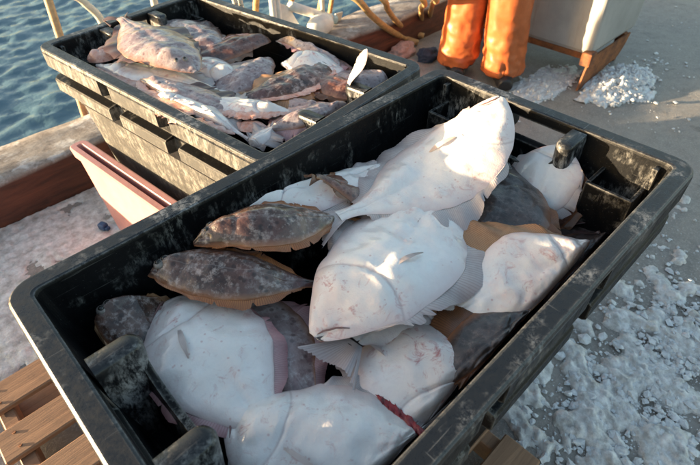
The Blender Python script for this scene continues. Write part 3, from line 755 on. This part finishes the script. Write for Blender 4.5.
    if flap:                                                   # torn edge of raw flesh along a stretch of the margin
        sgn, u0, u1, hw = flap; V = []; F = []; UV = []; m = 40
        for c in range(m + 1):
            u = u0 + (u1 - u0) * c / m; i = int(np.clip(np.searchsorted(us, u), 1, n - 1)); e = edge(i, sgn); b, nn = B[i] * sgn, N[i]
            k_ = hw * math.sin(math.pi * c / m) ** .5 * (1 + .5 * fbm(c * .31, seed, 2, 3))
            for a in range(9):
                an = 2 * math.pi * a / 8
                jg = 1 + .9 * fbm(c * .9, seed, 5, 3)
                V.append(e + b * (1.3 * k_ * jg * math.cos(an)) + nn * (0.003 + .34 * k_ * math.sin(an)) + nn * (.3 * k_ * fbm(c * .5, a * .7, seed, 2))); UV.append((c, a / 8))
        for c in range(m):
            for a in range(8):
                q = c * 9 + a; F.append((q, q + 9, q + 10, q + 1))
        mesh_obj('torn_flesh', V, F, M[flapmat], root_, True, None, UV)
    return root_, tot

exec_fish = []
def ff(label, pts, w, **kw):
    kw.setdefault('seed', len(exec_fish) + 1)
    r = fish('flatfish', label, pts, RIMF, w, **kw); exec_fish.append((label, r[1])); return r
def fb(label, pts, w, **kw):
    kw.setdefault('seed', len(exec_fish) + 1); kw.setdefault('group', 'gutted flatfish heaped in the second tub')
    r = fish('flatfish', label, pts, RIMB, w, **kw); exec_fish.append((label, r[1])); return r

# deep layer first
ff('dark flatfish with an eye showing, deep in the left corner of the nearest tub', [(90, 285, -.095), (115, 308, -.11), (160, 345, -.17), (220, 390, -.24)], .075, side='brown', eyes=1, pect=False, th=.05)
ff('black-backed flatfish lowest at the right end of the nearest tub', [(660, 215, -0.210), (600, 232, -0.210), (545, 245, -0.220), (480, 262, -0.250)], .11, side='slate', th=.05, roll=-6)
ff('dark flatfish edge tucked behind the amber-finned fish', [(640, 245, -0.190), (585, 255, -0.190), (535, 270, -0.210), (490, 290, -0.230)], .075, side='slate', pect=False)
ff('slate-brown flatfish lying under the edge of the topmost white fish', [(508, 165, -0.120), (502, 205, -0.120), (488, 250, -0.145), (470, 300, -0.190)], .11, side='slate', th=.05, pect=False, finmat='fin_rust')
ff('half-white flatfish on end beside the far hand grip', [(572, 138, -0.040), (550, 168, -0.090), (535, 200, -0.150), (520, 240, -0.220)], .08, side='white', roll=-6, th=.05, fin=.03, pect=False)
ff('rust-brown flatfish flank hanging beside the far hand grip', [(578, 148, -0.060), (571, 175, -0.100), (560, 210, -0.170), (548, 245, -0.230)], .045, side='rust', th=.04, pect=False, tail=0, roll=-10, fin=.02)
ff('long white flatfish half hidden under the mottled brown one', [(228, 200, -.055), (275, 197, -.075), (330, 185, -.085), (395, 160, -.09)], .075, side='white', finmat='fin_pale', pect=False)
ff('small brown tail tip sticking up beside the left wall', [(385, 198, -.12), (352, 188, -.085), (328, 180, -.05), (315, 177, -.03)], .05, side='rust', th=.025, pect=False, finmat='fin_rust', tail=.9, fin=.015)
ff('grey-purple flatfish between the two lower left white bellies', [(205, 306, -0.180), (245, 330, -0.170), (285, 365, -0.160), (320, 410, -0.170)], .10, side='mauve', th=.045, pect=False, finmat='fin_pink', eyes=False)
ff('pinkish fish tail fanned out below the central white fish', [(432, 296, -.17), (394, 314, -.155), (366, 334, -.14), (352, 346, -.132)], .105, side='white', tail=1.2, finmat='fin_pale', th=.045, pect=False, fin_droop=.06)
ff('lower mottled brown flatfish, head towards the left wall', [(141, 265, -.07), (185, 268, -.065), (245, 276, -.075), (325, 285, -.12)], .058, side='brown', eyes=-1, roll=-8, th=.065, pect=False, fin=.020, finmat='fin_orange')
ff('upper mottled brown flatfish with orange fin margin', [(193, 243, -.045), (235, 228, -.03), (285, 222, -.04), (352, 216, -.095)], .060, side='brown', eyes=-1, roll=-8, th=.065, pect=False, fin=.020, finmat='fin_orange')
ff('dark brown flatfish with orange fin under the amber-finned one', [(560, 330, -.12), (515, 345, -.125), (475, 362, -.135), (440, 395, -.16)], .095, side='slate', th=.045, finmat='fin_rust', pect=False)
ff('white flatfish with broad fringe fin by the near rim', [(450, 445, -0.180), (425, 392, -0.150), (415, 350, -0.155), (405, 300, -0.190)], .115, side='white', th=.05, pect=False)
ff('white flatfish with long amber fin against the right rim', [(602, 250, -.105), (554, 268, -.10), (503, 290, -.115), (440, 318, -.15)], .11, side='white', finmat='fin_amber', roll=9, th=.05, finasym=(2.0, .5), fin=.06, pect=False)
ff('white flatfish lying head up at the lower left', [(163, 300, -.14), (198, 336, -.125), (232, 382, -.125), (280, 450, -.15)], .112, side='white', th=.055, finmat='fin_pink', fin=.032)
ff('white flatfish with a red torn fin along the bottom edge', [(227, 412, -.145), (295, 442, -.140), (375, 458, -.140), (480, 472, -.155)], .118, side='white', th=.055, flap=(-1, .58, .92, .009), flapmat='blood')
ff('broad white flatfish in the middle of the nearest tub', [(315, 337, -.100), (352, 297, -.080), (395, 255, -.085), (455, 178, -.125)], .135, side='white', th=.06, fin=.075)
ff('topmost long white flatfish, head up on the far hand grip', [(501, 97, 0.05), (478, 135, -.01), (440, 168, -.065), (390, 197, -.075), (338, 216, -.07)], .122, side='white', th=.055, fin=.075)

# the second tub
fb('brown-backed flatfish across the middle of the second tub', [(330, 60, -.05), (300, 78, -.035), (265, 92, -.035), (225, 100, -.05)], .085, side='brown', pect=False, flap=(-1, .1, .8, .014))
fb('pink-finned flatfish against the near wall of the second tub', [(352, 108, -.05), (322, 112, -.035), (290, 122, -.035), (255, 135, -.05)], .055, side='mauve', pect=False, finmat='fin_pink', flap=(1, .05, .9, .012))
fb('pale flatfish lying in the far right part of the second tub', [(300, 30, -.06), (320, 45, -.045), (332, 60, -.045), (338, 80, -.06)], .075, side='mauve', pect=False, finmat='fin_pink')
fb('reddish flatfish beside the upright piece in the second tub', [(372, 100, -.07), (352, 92, -.05), (328, 84, -.045), (300, 80, -.06)], .06, side='rust', pect=False, flap=(1, .1, .7, .012))
fb('flat grey flatfish deep at the right end of the second tub', [(400, 75, -.07), (365, 80, -.06), (330, 88, -.06), (295, 92, -.08)], .10, side='mauve', pect=False)
fb('brown flatfish deep along the right wall of the second tub', [(330, 35, -.08), (345, 50, -.07), (350, 70, -.07), (345, 92, -.09)], .09, side='rust', pect=False)
fb('dark red finned flatfish lying against the far wall of the second tub', [(275, 38, -0.060), (245, 42, -0.050), (205, 55, -0.060), (165, 62, -0.090)], .09, side='rust', th=.045, flap=(1, .1, .8, .012))
fb('mauve-grey flatfish behind the rounded head in the second tub', [(225, 55, -0.070), (200, 38, -0.050), (170, 26, -0.050), (140, 18, -0.060)], .10, side='mauve', pect=False)
fb('grey flatfish back in the middle of the second tub', [(270, 58, -0.070), (248, 70, -0.060), (225, 88, -0.070), (195, 105, -0.100)], .10, side='mauve', th=.05, pect=False)
fb('white belly showing beside the rounded grey head', [(250, 82, -0.080), (220, 72, -0.060), (190, 62, -0.070), (160, 50, -0.100)], .085, side='white', pect=False)
fb('white flatfish near the right wall of the second tub', [(282, 62, -0.050), (310, 62, -0.030), (335, 75, -0.060), (355, 95, -0.100)], .085, side='white', pect=False)
fb('dark brown flatfish flank below the white one at the right of the second tub', [(278, 88, -0.050), (305, 86, -0.045), (330, 92, -0.070), (350, 104, -0.100)], .065, side='rust', th=.05, pect=False)
fb('raw pink fish chunk in the left corner of the second tub', [(88, 62, -0.060), (104, 55, -0.040), (118, 48, -0.040), (132, 44, -0.060)], .06, side='flesh', pect=False, finasym=(0, 0), tail=0, th=.06)
fb('long pale flatfish along the left side of the second tub', [(96, 66, -0.060), (135, 72, -0.040), (180, 82, -0.040), (235, 96, -0.060)], .07, side='white', flap=(1, .02, .9, .020), pect=False)
fb('white and pink gutted flatfish with a raw end, left side of the second tub', [(140, 80, -0.020), (175, 92, -0.015), (215, 104, -0.020), (262, 116, -0.050)], .065, side='mauve', flap=(1, .0, .9, .022), pect=False)
fb('pink-edged flatfish nearest the lit outer side of the second tub', [(150, 97, -0.020), (182, 106, -0.015), (215, 120, -0.020), (248, 140, -0.050)], .055, side='white', flap=(1, .0, .9, .020), pect=False)
fb('white gutted flatfish with a raw pink head end, near wall of the second tub', [(292, 112, -0.030), (258, 108, -0.020), (222, 104, -0.030), (185, 98, -0.060)], .050, side='white', flap=(-1, .0, .7, .020), pect=False)
fb('small pink fish scrap beside the near wall of the second tub', [(232, 128, -0.050), (248, 126, -0.040), (262, 128, -0.045), (274, 132, -0.060)], .030, side='flesh', pect=False, finasym=(0, 0), tail=0, th=.04)
fb('small white fish tail in the near corner of the second tub', [(246, 150, -0.050), (256, 141, -0.040), (266, 132, -0.030), (274, 125, -0.020)], .030, side='white', pect=False, th=.03)
fb('grey-white flatfish end against the near wall, right of the scraps', [(330, 112, -0.060), (308, 108, -0.050), (290, 105, -0.060), (262, 100, -0.090)], .045, side='mauve', pect=False)
fb('upright orange-edged fish piece at the right of the second tub', [(367, 49, .085), (359, 68, .03), (351, 86, -.03), (343, 106, -.10)], .052, side='white', pect=False, flap=(1, .02, .8, .010), finasym=(0, 0), tail=0, th=.035, roll=-25)
fb('big grey flatfish with rounded head, tail over the far rim of the second tub', [(197, 72, 0.000), (178, 58, 0.015), (152, 42, 0.020), (120, 18, 0.020)], .115, side='mauve', eyes=-1, th=.06, pect=False)

# ------------------------------------------------------------------ pink bin beside the second tub
def taper_bin(name, label, corners_top, corners_bot, z0, z1, mat, cat, rimw=0.018, wall=0.012):
    root = empty(name, ((sum(c[0] for c in corners_bot) / 4), (sum(c[1] for c in corners_bot) / 4), z0)); tag(root, label, cat)
    ox, oy = root.location.x, root.location.y
    ct = Vector((sum(c[0] for c in corners_top) / 4, sum(c[1] for c in corners_top) / 4, 0)); cb = Vector((ox, oy, 0))
    def ring(f, inset):
        out = []
        cc = [Vector((a[0] * (1 - f) + b[0] * f, a[1] * (1 - f) + b[1] * f, 0)) for a, b in zip(corners_bot, corners_top)]
        c0 = sum(cc, Vector()) / 4; R = 0.04
        for i in range(4):
            p, a, b = cc[i], cc[i - 1], cc[(i + 1) % 4]
            da = (a - p).normalized(); db = (b - p).normalized()
            q = p + (da + db) * inset
            r = max(0.004, min(R - inset, 0.024 - inset))
            for k in range(6):
                t = k / 5; out.append(q + da * r * (1 - t) ** 2 + db * r * t ** 2)
        return out
    V = []; F = []; rings = []
    for f, ins, dz in ((0, 0.004, 0), (0.02, 0, 0), (0.9, 0, 0), (0.905, -0.012, 0), (0.99, -0.014, 0), (1.0, -0.008, 0), (1.0, rimw - 0.004, 0), (.985, rimw, 0), (0.06, wall + 0.004, 0)):
        r = ring(f, ins); rings.append(len(V)); n = len(r)
        V += [(p.x - ox, p.y - oy, f * (z1 - z0)) for p in r]
    for a, b in zip(rings, rings[1:]):
        for k in range(n): F.append((a + k, a + (k + 1) % n, b + (k + 1) % n, b + k))
    F.append([rings[-1] + k for k in range(n)]); F.append([rings[0] + k for k in range(n)][::-1])
    mesh_obj('shell', V, F, mat, root, False)
    return root
PZ = 0.40
pt = P(71, 146, PZ); pe = P(165, 212, PZ)
pb = P(118, 229, 0.006)
dv = (pe - pt); dv.z = 0; dv.normalize(); sv = Vector((-dv.y, dv.x, 0))
if sv.x < 0: sv = -sv
top = [pt, pe, pe + sv * 0.055, pt + sv * 0.055]
b0 = Vector((pb.x, pb.y, 0)); b1 = b0 + dv * ((pe - pt).length - 0.25)
bot = [b0, b1, b1 + sv * 0.05, b0 + sv * 0.05]
taper_bin('pink_bin', 'pink plastic bin wedged between the second tub and the kerb', [tuple(c) for c in top], [tuple(c) for c in bot], 0.006, PZ, M['pink'], 'bin')
bm = bmesh.new(); add_box(bm, (-0.016, -0.02, 0.0), (0.016, 0.02, 0.034), 0.009, 3); add_box(bm, (-0.010, -0.034, 0.004), (0.010, -0.015, 0.02), 0.004, 2)
q = P(103, 226, 0.03); o = bm_obj('plastic_cap', bm, M['blue_plastic'], None, True); o.location = (q.x, q.y, 0.012); o.rotation_euler.z = .4
tag(o, 'small dark blue plastic cap on the slush at the foot of the pink bin', 'cap')

# ------------------------------------------------------------------ grey container on its rusty stand
bx = P(590, 57, 0.2)
box = empty('container', (bx.x + 0.45, bx.y + 0.5, 0.0)); tag(box, 'dirty grey-white insulated container at the top right', 'container')
bm = bmesh.new(); V = []
def rr_box(bm, x0, x1, y0, y1, z0, z1, grow, R=0.03):
    rings = []
    for f in (0, .03, .5, .97, 1.0):
        g = grow * f - (0.012 if f in (0, 1.0) else 0); z = z0 + (z1 - z0) * f; r = []
        for cx_, cy_, a0 in ((x1 + g - R, y1 + g - R, 0), (x0 - g + R, y1 + g - R, 90), (x0 - g + R, y0 - g + R, 180), (x1 + g - R, y0 - g + R, 270)):
            for k in range(5):
                a = math.radians(a0 + 90 * k / 4); r.append(bm.verts.new((cx_ + R * math.cos(a), cy_ + R * math.sin(a), z)))
        rings.append(r)
    n = len(rings[0])
    for a, b in zip(rings, rings[1:]):
        for k in range(n): bm.faces.new((a[k], a[(k + 1) % n], b[(k + 1) % n], b[k]))
    bm.faces.new(rings[-1]); bm.faces.new(rings[0][::-1])
ZB = 0.205
rr_box(bm, -0.45, 0.20, -0.5, 0.45, ZB, 0.95, 0.02)
bm_obj('body', bm, M['bin'], box, False)
bm = bmesh.new(); rr_box(bm, -0.49, 0.24, -0.54, 0.49, 0.952, 1.03, 0.0); bm_obj('lid', bm, M['bin'], box, False)
std = empty('rusty_stand', (box.location.x, box.location.y, 0.0)); tag(std, 'rusty brown steel stand under the grey container, ice against it', 'stand')
def plate(name, pts, t, parent, mat, off=(0, 0, 0)):
    """a plate: polygon in XZ (or YZ) with thickness"""
    bm = bmesh.new(); a = [bm.verts.new(p) for p in pts]; d = Vector(t); b = [bm.verts.new(Vector(p) + d) for p in pts]; n = len(pts)
    bm.faces.new(a); bm.faces.new(b[::-1])
    for k in range(n): bm.faces.new((a[k], b[k], b[(k + 1) % n], a[(k + 1) % n]))
    bmesh.ops.recalc_face_normals(bm, faces=bm.faces)
    return bm_obj(name, bm, mat, parent)
plate('side_plate', [(-0.53, -0.515, 0.002), (-0.42, -0.515, 0.002), (-0.30, -0.515, 0.03), (0.0, -0.515, 0.07), (0.06, -0.515, 0.13), (0.10, -0.515, 0.20), (-0.40, -0.515, 0.20), (-0.47, -0.515, 0.20)], (0, 0.012, 0), std, M['rust'])
plate('side_plate', [(-0.50, 0.44, 0.005), (-0.30, 0.44, 0.07), (0.0, 0.44, 0.11), (0.10, 0.44, 0.005), (0.10, 0.44, 0.20), (-0.47, 0.44, 0.20)], (0, 0.012, 0), std, M['rust'])
bm = bmesh.new(); add_box(bm, (-0.44, -0.50, 0.165), (-0.40, 0.44, 0.203), 0.003, 1); bm_obj('cross_bar', bm, M['rust'], std)
bm = bmesh.new(); add_box(bm, (0.04, -0.50, 0.165), (0.09, 0.44, 0.203), 0.003, 1); bm_obj('cross_bar', bm, M['rust'], std)
bm = bmesh.new(); add_box(bm, (-0.50, -0.53, 0.15), (-0.42, -0.46, 0.235), 0.012, 2); bm_obj('corner_lug', bm, M['rust'], std)
for y in (-0.48, 0.40):
    bm = bmesh.new(); add_box(bm, (0.05, y, 0.0), (0.09, y + 0.04, 0.166), 0.003, 1); bm_obj('foot', bm, M['rust'], std)

# ------------------------------------------------------------------ person in orange oilskins
fl = P(455, 70, 0.0); fr = P(501, 80, 0.0)
per = empty('person', ((fl.x + fr.x) / 2, (fl.y + fr.y) / 2, 0)); tag(per, 'person in orange oilskin trousers standing behind the tubs', 'person')
c0 = Vector(per.location); L0 = Vector((fl.x, fl.y, 0)) - c0; R0 = Vector((fr.x, fr.y, 0)) - c0
fw = Vector((-0.75, -0.66, 0)).normalized()
def loft(bm, secs, n=28, caps=True):
    rings = []
    for (c, rx, ry) in secs:
        rings.append([bm.verts.new(Vector(c) + fw * (ry * math.sin(2 * math.pi * k / n)) + Vector((-fw.y, fw.x, 0)) * (rx * math.cos(2 * math.pi * k / n))) for k in range(n)])
    for a, b in zip(rings, rings[1:]):
        for k in range(n): bm.faces.new((a[k], a[(k + 1) % n], b[(k + 1) % n], b[k]))
    if caps: bm.faces.new(rings[0][::-1]); bm.faces.new(rings[-1])
def remeshed(o, vox, disp=0.0, sc=6):
    m = o.modifiers.new('r', 'REMESH'); m.mode = 'VOXEL'; m.voxel_size = vox; m.use_smooth_shade = True
    s = o.modifiers.new('s', 'SMOOTH'); s.factor = .5; s.iterations = 4
    if disp:
        t = bpy.data.textures.new('folds', 'CLOUDS'); t.noise_scale = 1.0 / sc; t.noise_depth = 2
        d = o.modifiers.new('d', 'DISPLACE'); d.texture = t; d.strength = disp; d.mid_level = .5; d.texture_coords = 'LOCAL'
hip = Vector((0, 0, 0.86))
bm = bmesh.new(); lat_ = Vector((-fw.y, fw.x, 0))
def cloth_tube(bm, c_of, r_of, z0, z1, nz, seed, n=56, inner=True):
    rings = []
    for k in range(nz + 1):
        z = z0 + (z1 - z0) * k / nz; c = c_of(z); r0 = r_of(z); row = []
        low = math.exp(-((z - z0) / .22) ** 2)
        for a in range(n):
            an = 2 * math.pi * a / n
            ridge = 1 - abs(fbm(math.cos(an) * 1.3 + seed, math.sin(an) * 1.3, z * 7, 3)) * 2.4
            r = r0 * (1 + .05 * fbm(math.cos(an) * 1.6, math.sin(an) * 1.6 + seed, z * 1.3, 3)) + (.004 + .007 * low) * ridge + .010 * fbm(math.cos(an) * .9 + seed, math.sin(an) * .9, z * 16, 2) * (low + .25)
            row.append(bm.verts.new(Vector((c.x, c.y, z)) + lat_ * (r * math.cos(an)) + fw * (r * 1.03 * math.sin(an))))
        rings.append(row)
    if inner:
        rings.insert(0, [bm.verts.new(v.co * 1.0 + (Vector((c_of(z0).x, c_of(z0).y, v.co.z)) - v.co) * .06 + Vector((0, 0, .06))) for v in rings[0]])
    for p, q in zip(rings, rings[1:]):
        for a in range(n): bm.faces.new((p[a], p[(a + 1) % n], q[(a + 1) % n], q[a]))
for F0, sd in ((L0, 1.0), (R0, 5.0)):
    cloth_tube(bm, lambda z: Vector((F0.x * (1 - z * .42), F0.y * (1 - z * .42), 0)), lambda z: .126 + .012 * z, 0.07, 0.86, 90, sd)
cloth_tube(bm, lambda z: Vector((0, 0, 0)), lambda z: .15 + .05 * math.sin(max(0, min(1, (z - .74) / .3)) * math.pi / 2), 0.74, 1.16, 36, 9.0)
o = bm_obj('oilskin_trousers', bm, M['orange'], per, True)
bm = bmesh.new()
loft(bm, [((0, 0, 1.05), .185, .14), ((0, 0, 1.2), .20, .145), ((0, 0, 1.38), .22, .14), ((0, 0, 1.47), .14, .10), ((0, 0, 1.50), .085, .085)])
lat = Vector((-fw.y, fw.x, 0))
for s in (1, -1):
    sh_ = lat * .21 * s + Vector((0, 0, 1.40)); el = lat * .27 * s + Vector((0, 0, 1.12)) + fw * .02; wr = lat * .22 * s + fw * .22 + Vector((0, 0, .98))
    add_tube(bm, [sh_, sh_ * .5 + el * .5, el, el * .5 + wr * .5, wr], [.075, .068, .06, .055, .048], 14)
o = bm_obj('jacket', bm, M['jacket'], per); remeshed(o, .014, .02, 8)
# the body itself: one skinned figure inside the clothes, head and hands showing
me = bpy.data.meshes.new('body'); bmv = []; be = []; rad = []
def jv(p, r): bmv.append(tuple(p)); rad.append(r); return len(bmv) - 1
pel = jv((0, 0, .92), .12); ch = jv((0, 0, 1.28), .13); nk = jv((0, 0, 1.48), .055); hd = jv(Vector((0, 0, 1.60)) + fw * .015, .085); ht = jv(Vector((0, 0, 1.70)), .075)
be += [(pel, ch), (ch, nk), (nk, hd), (hd, ht)]; ns = jv(Vector((0, 0, 1.605)) + fw * .115, .014); be.append((hd, ns))
for s, F0 in ((1, L0), (-1, R0)):
    sh_ = jv(lat * .18 * s + Vector((0, 0, 1.40)), .05); el = jv(lat * .27 * s + Vector((0, 0, 1.12)) + fw * .02, .04); wr = jv(lat * .22 * s + fw * .22 + Vector((0, 0, .98)), .027)
    pm = jv(lat * .215 * s + fw * .29 + Vector((0, 0, .945)), .033); be += [(ch, sh_), (sh_, el), (el, wr), (wr, pm)]
    for k in range(4):
        b_ = Vector(bmv[pm]); a = lat * ((k - 1.5) * .02); f1 = jv(b_ + a + fw * .045 + Vector((0, 0, -.012)), .010); f2 = jv(b_ + a + fw * (.085 - .008 * abs(k - 1.3)) + Vector((0, 0, -.045)), .008); be += [(pm, f1), (f1, f2)]
    th_ = jv(Vector(bmv[pm]) - lat * s * .045 + fw * .015, .011); be.append((pm, th_))
    hp = jv(lat * .10 * s + Vector((0, 0, .86)), .085); kn = jv(Vector((F0.x * .75, F0.y * .75, .48)), .06); an = jv(Vector((F0.x * .97, F0.y * .97, .10)), .042); be += [(pel, hp), (hp, kn), (kn, an)]
me.from_pydata(bmv, be, []); me.materials.append(M['skin'])
body = link(bpy.data.objects.new('body', me), per); sk = body.modifiers.new('skin', 'SKIN'); 
if not me.skin_vertices: me.skin_vertices.new()
for v, r in zip(me.skin_vertices[0].data, rad): v.radius = (r, r)
me.skin_vertices[0].data[pel].use_root = True
ss = body.modifiers.new('sub', 'SUBSURF'); ss.levels = 2; ss.render_levels = 2
bm = bmesh.new(); bmesh.ops.create_uvsphere(bm, u_segments=20, v_segments=12, radius=.105)
for v in bm.verts: v.co = Vector((v.co.x, v.co.y, max(v.co.z, -.02) * 1.0)) + Vector((0, 0, 1.66))
bm_obj('knitted_cap', bm, M['jacket'], per, True)
for F0 in (L0, R0):
    bm = bmesh.new()
    add_tube(bm, [F0 + Vector((0, 0, .03)), F0 + Vector((0, 0, .09)), F0 + Vector((0, 0, .22))], [.085, .080, .080], 16)
    toe = F0 + fw * .17
    add_tube(bm, [F0 - fw * .07 + Vector((0, 0, .04)), F0 + Vector((0, 0, .045)), F0 + fw * .1 + Vector((0, 0, .042)), toe + Vector((0, 0, .036))], [.050, .062, .060, .045], 14)
    for v in bm.verts: v.co.z = max(v.co.z, 0.004)
    o = bm_obj('boot', bm, M['boot'], per); remeshed(o, .009)

# ------------------------------------------------------------------ ladder rails, davit, hoses on the kerb
def tube_obj(name, pts, r, mat, parent=None, n=12, ns=24):
    bm = bmesh.new(); sp = spline([tuple(p) for p in pts], ns); add_tube(bm, [Vector(p) for p in sp], r, n)
    return bm_obj(name, bm, mat, parent, True)
lad = empty('quay_ladder', (0.9, 2.86, 0)); tag(lad, 'cream ladder rails rising over the kerb behind the second tub', 'ladder')
lo = Vector(lad.location)
y1 = 2.90
def kids(pts): return [Vector(p) - lo for p in pts]
a0 = PY(47, -4, y1); a1 = PY(61, 40, y1); dn = (a1 - a0).normalized()
tube_obj('rail', kids([a0 - dn * .25, a0, a1, a1 + dn * 0.5, a1 + dn * 1.6]), 0.020, M['wooden_pole'], lad)
c0_ = PY(70, -6, y1); c1_ = PY(88, 6, y1); c2_ = PY(99, 17, y1); c3_ = PY(107, 34, y1)
tube_obj('rail', kids([c0_ + Vector((-.25, 0, .12)), c0_, c1_, c2_, c3_, c3_ + Vector((.05, 0, -.6)), c3_ + Vector((.08, 0, -1.7))]), 0.020, M['cream_paint'], lad)
b0_ = PY(152, -8, y1); b1_ = PY(157, 14, y1); d2 = (b1_ - b0_).normalized()
tube_obj('rail', kids([b0_ - d2 * .3, b0_, b1_, b1_ + d2 * 1.8]), 0.020, M['cream_paint'], lad)
for k in range(4):
    z = -0.25 - .3 * k
    tube_obj('rung', kids([(a1.x + .16, y1, z), (c3_.x + .06, y1, z)]), 0.013, M['cream_paint'], lad)
dav = empty('davit', tuple(PY(290, 30, 2.72))); dav.location.z = KH; tag(dav, 'white steel davit frame with a pale blue cylinder on the kerb', 'davit'); lo = Vector(dav.location)
yd = 2.74
def post(px0, py0, px1, py1, r, mat, up=0.4):
    a, b = PY(px0, py0, yd), PY(px1, py1, yd); d = (a - b).normalized()
    k = (b.z - KH + .01) / d.z if abs(d.z) > .1 else 0
    tube_obj('post', kids([b - d * k, b, a, a + d * up]), r, mat, dav)
post(272, 0, 274, 18, .022, M['white_paint']); post(277, 0, 279, 18, .018, M['white_paint']); post(322, 0, 323, 26, .016, M['cream_paint'])
post(234, 0, 236, 6, .014, M['cream_paint']); post(240, 0, 242, 8, .014, M['cream_paint'])
a, b = PY(290, 6, yd), PY(332, 19, yd)
cyl = tube_obj('cylinder', kids([a, b]), .030, M['white_paint'], dav, 18, 3)
d = (b - a).normalized(); tube_obj('cylinder_cap', kids([b - d * .015, b + d * .03]), .033, M['pale_blue'], cyl, 18, 3)
bm = bmesh.new(); g = [PY(279, 3, yd), PY(288, 6, yd), PY(299, 24, yd), PY(279, 22, yd)]
plate('gusset', kids(g), (0, .012, 0), dav, M['white_paint']); bm.free()
g = [PY(336, 14, yd), PY(343, 12, yd), PY(340, 24, yd), PY(336, 22, yd)]
plate('bracket', kids(g), (0, .012, 0), dav, M['cream_paint'])
bm = bmesh.new(); bmesh.ops.create_uvsphere(bm, u_segments=20, v_segments=14, radius=.07)
for v in bm.verts: v.co = Vector((v.co.x * 1.5, v.co.y, v.co.z))
fl_ = bm_obj('float', bm, M['white_paint'], None, True); fl_.location = PY(313, 24, yd) ; fl_.location.z = KH + .06; fl_.location.y = 2.66
tag(fl_, 'small white oval float lying on the kerb under the davit', 'float')
def hose(pts, r, label):
    o = tube_obj('hose', [P(*p) for p in pts[0]] + [Vector(q) for q in pts[1]], r, M['hose'], None, 12, 60); tag(o, label, 'hose', 'tan hoses over the kerb'); return o
def rev(*a): return a
hose(([(418, 43, .03), (404, 38, .06), (388, 29, .20), (371, 15, .36), (352, -4, .52)], [(2.15, 2.75, .66), (2.10, 3.1, .5), (2.1, 3.3, -.3), (2.12, 3.4, -1.3)]), .022, 'tan hose arching furthest left over the kerb')
hose(([(424, 36, .03), (409, 32, .06), (397, 22, .22), (388, 10, .36), (379, -4, .50)], [(2.45, 2.8, .62), (2.42, 3.1, .45), (2.4, 3.3, -.3), (2.4, 3.4, -1.3)]), .020, 'tan hose looping over the kerb right of the longest one')
hose(([(423, 28, .04), (421.5, 18, .16), (421, 8, .32), (420, -4, .52)], [(2.75, 2.75, .72), (2.72, 3.05, .55), (2.7, 3.3, -.3), (2.7, 3.4, -1.3)]), .018, 'tan hose hanging straight down beside the orange trousers')
hose(([(429, 20, .05), (431, 10, .26), (433, 2, .42), (431, -8, .58)], [(2.88, 2.78, .78), (2.85, 3.05, .6), (2.83, 3.3, -.3), (2.83, 3.4, -1.3)]), .018, 'short tan hose end nearest the orange trousers')
def lump(name, px, py, r, sc, mat, label, cat, seed):
    bm = bmesh.new(); bmesh.ops.create_icosphere(bm, subdivisions=4, radius=1.0)
    for v in bm.verts:
        n = 1 + .35 * fbm(v.co.x * 1.6, v.co.y * 1.6, v.co.z * 1.6 + seed, 4)
        v.co = Vector((v.co.x * sc[0], v.co.y * sc[1], max(v.co.z, -.6) * sc[2])) * r * n
    o = bm_obj(name, bm, mat, None, True); q = P(px, py, .03); o.location = (q.x, q.y, r * sc[2] * .55); tag(o, label, cat); return o
lump('rag', 402, 51, .09, (1.3, .8, .6), M['rag'], 'crumpled pinkish rag on the ground by the kerb', 'rag', 3)
lump('sack', 428, 56, .08, (1.0, .8, .7), M['jacket'], 'small dark bundle on the ground left of the orange trousers', 'bundle', 8)
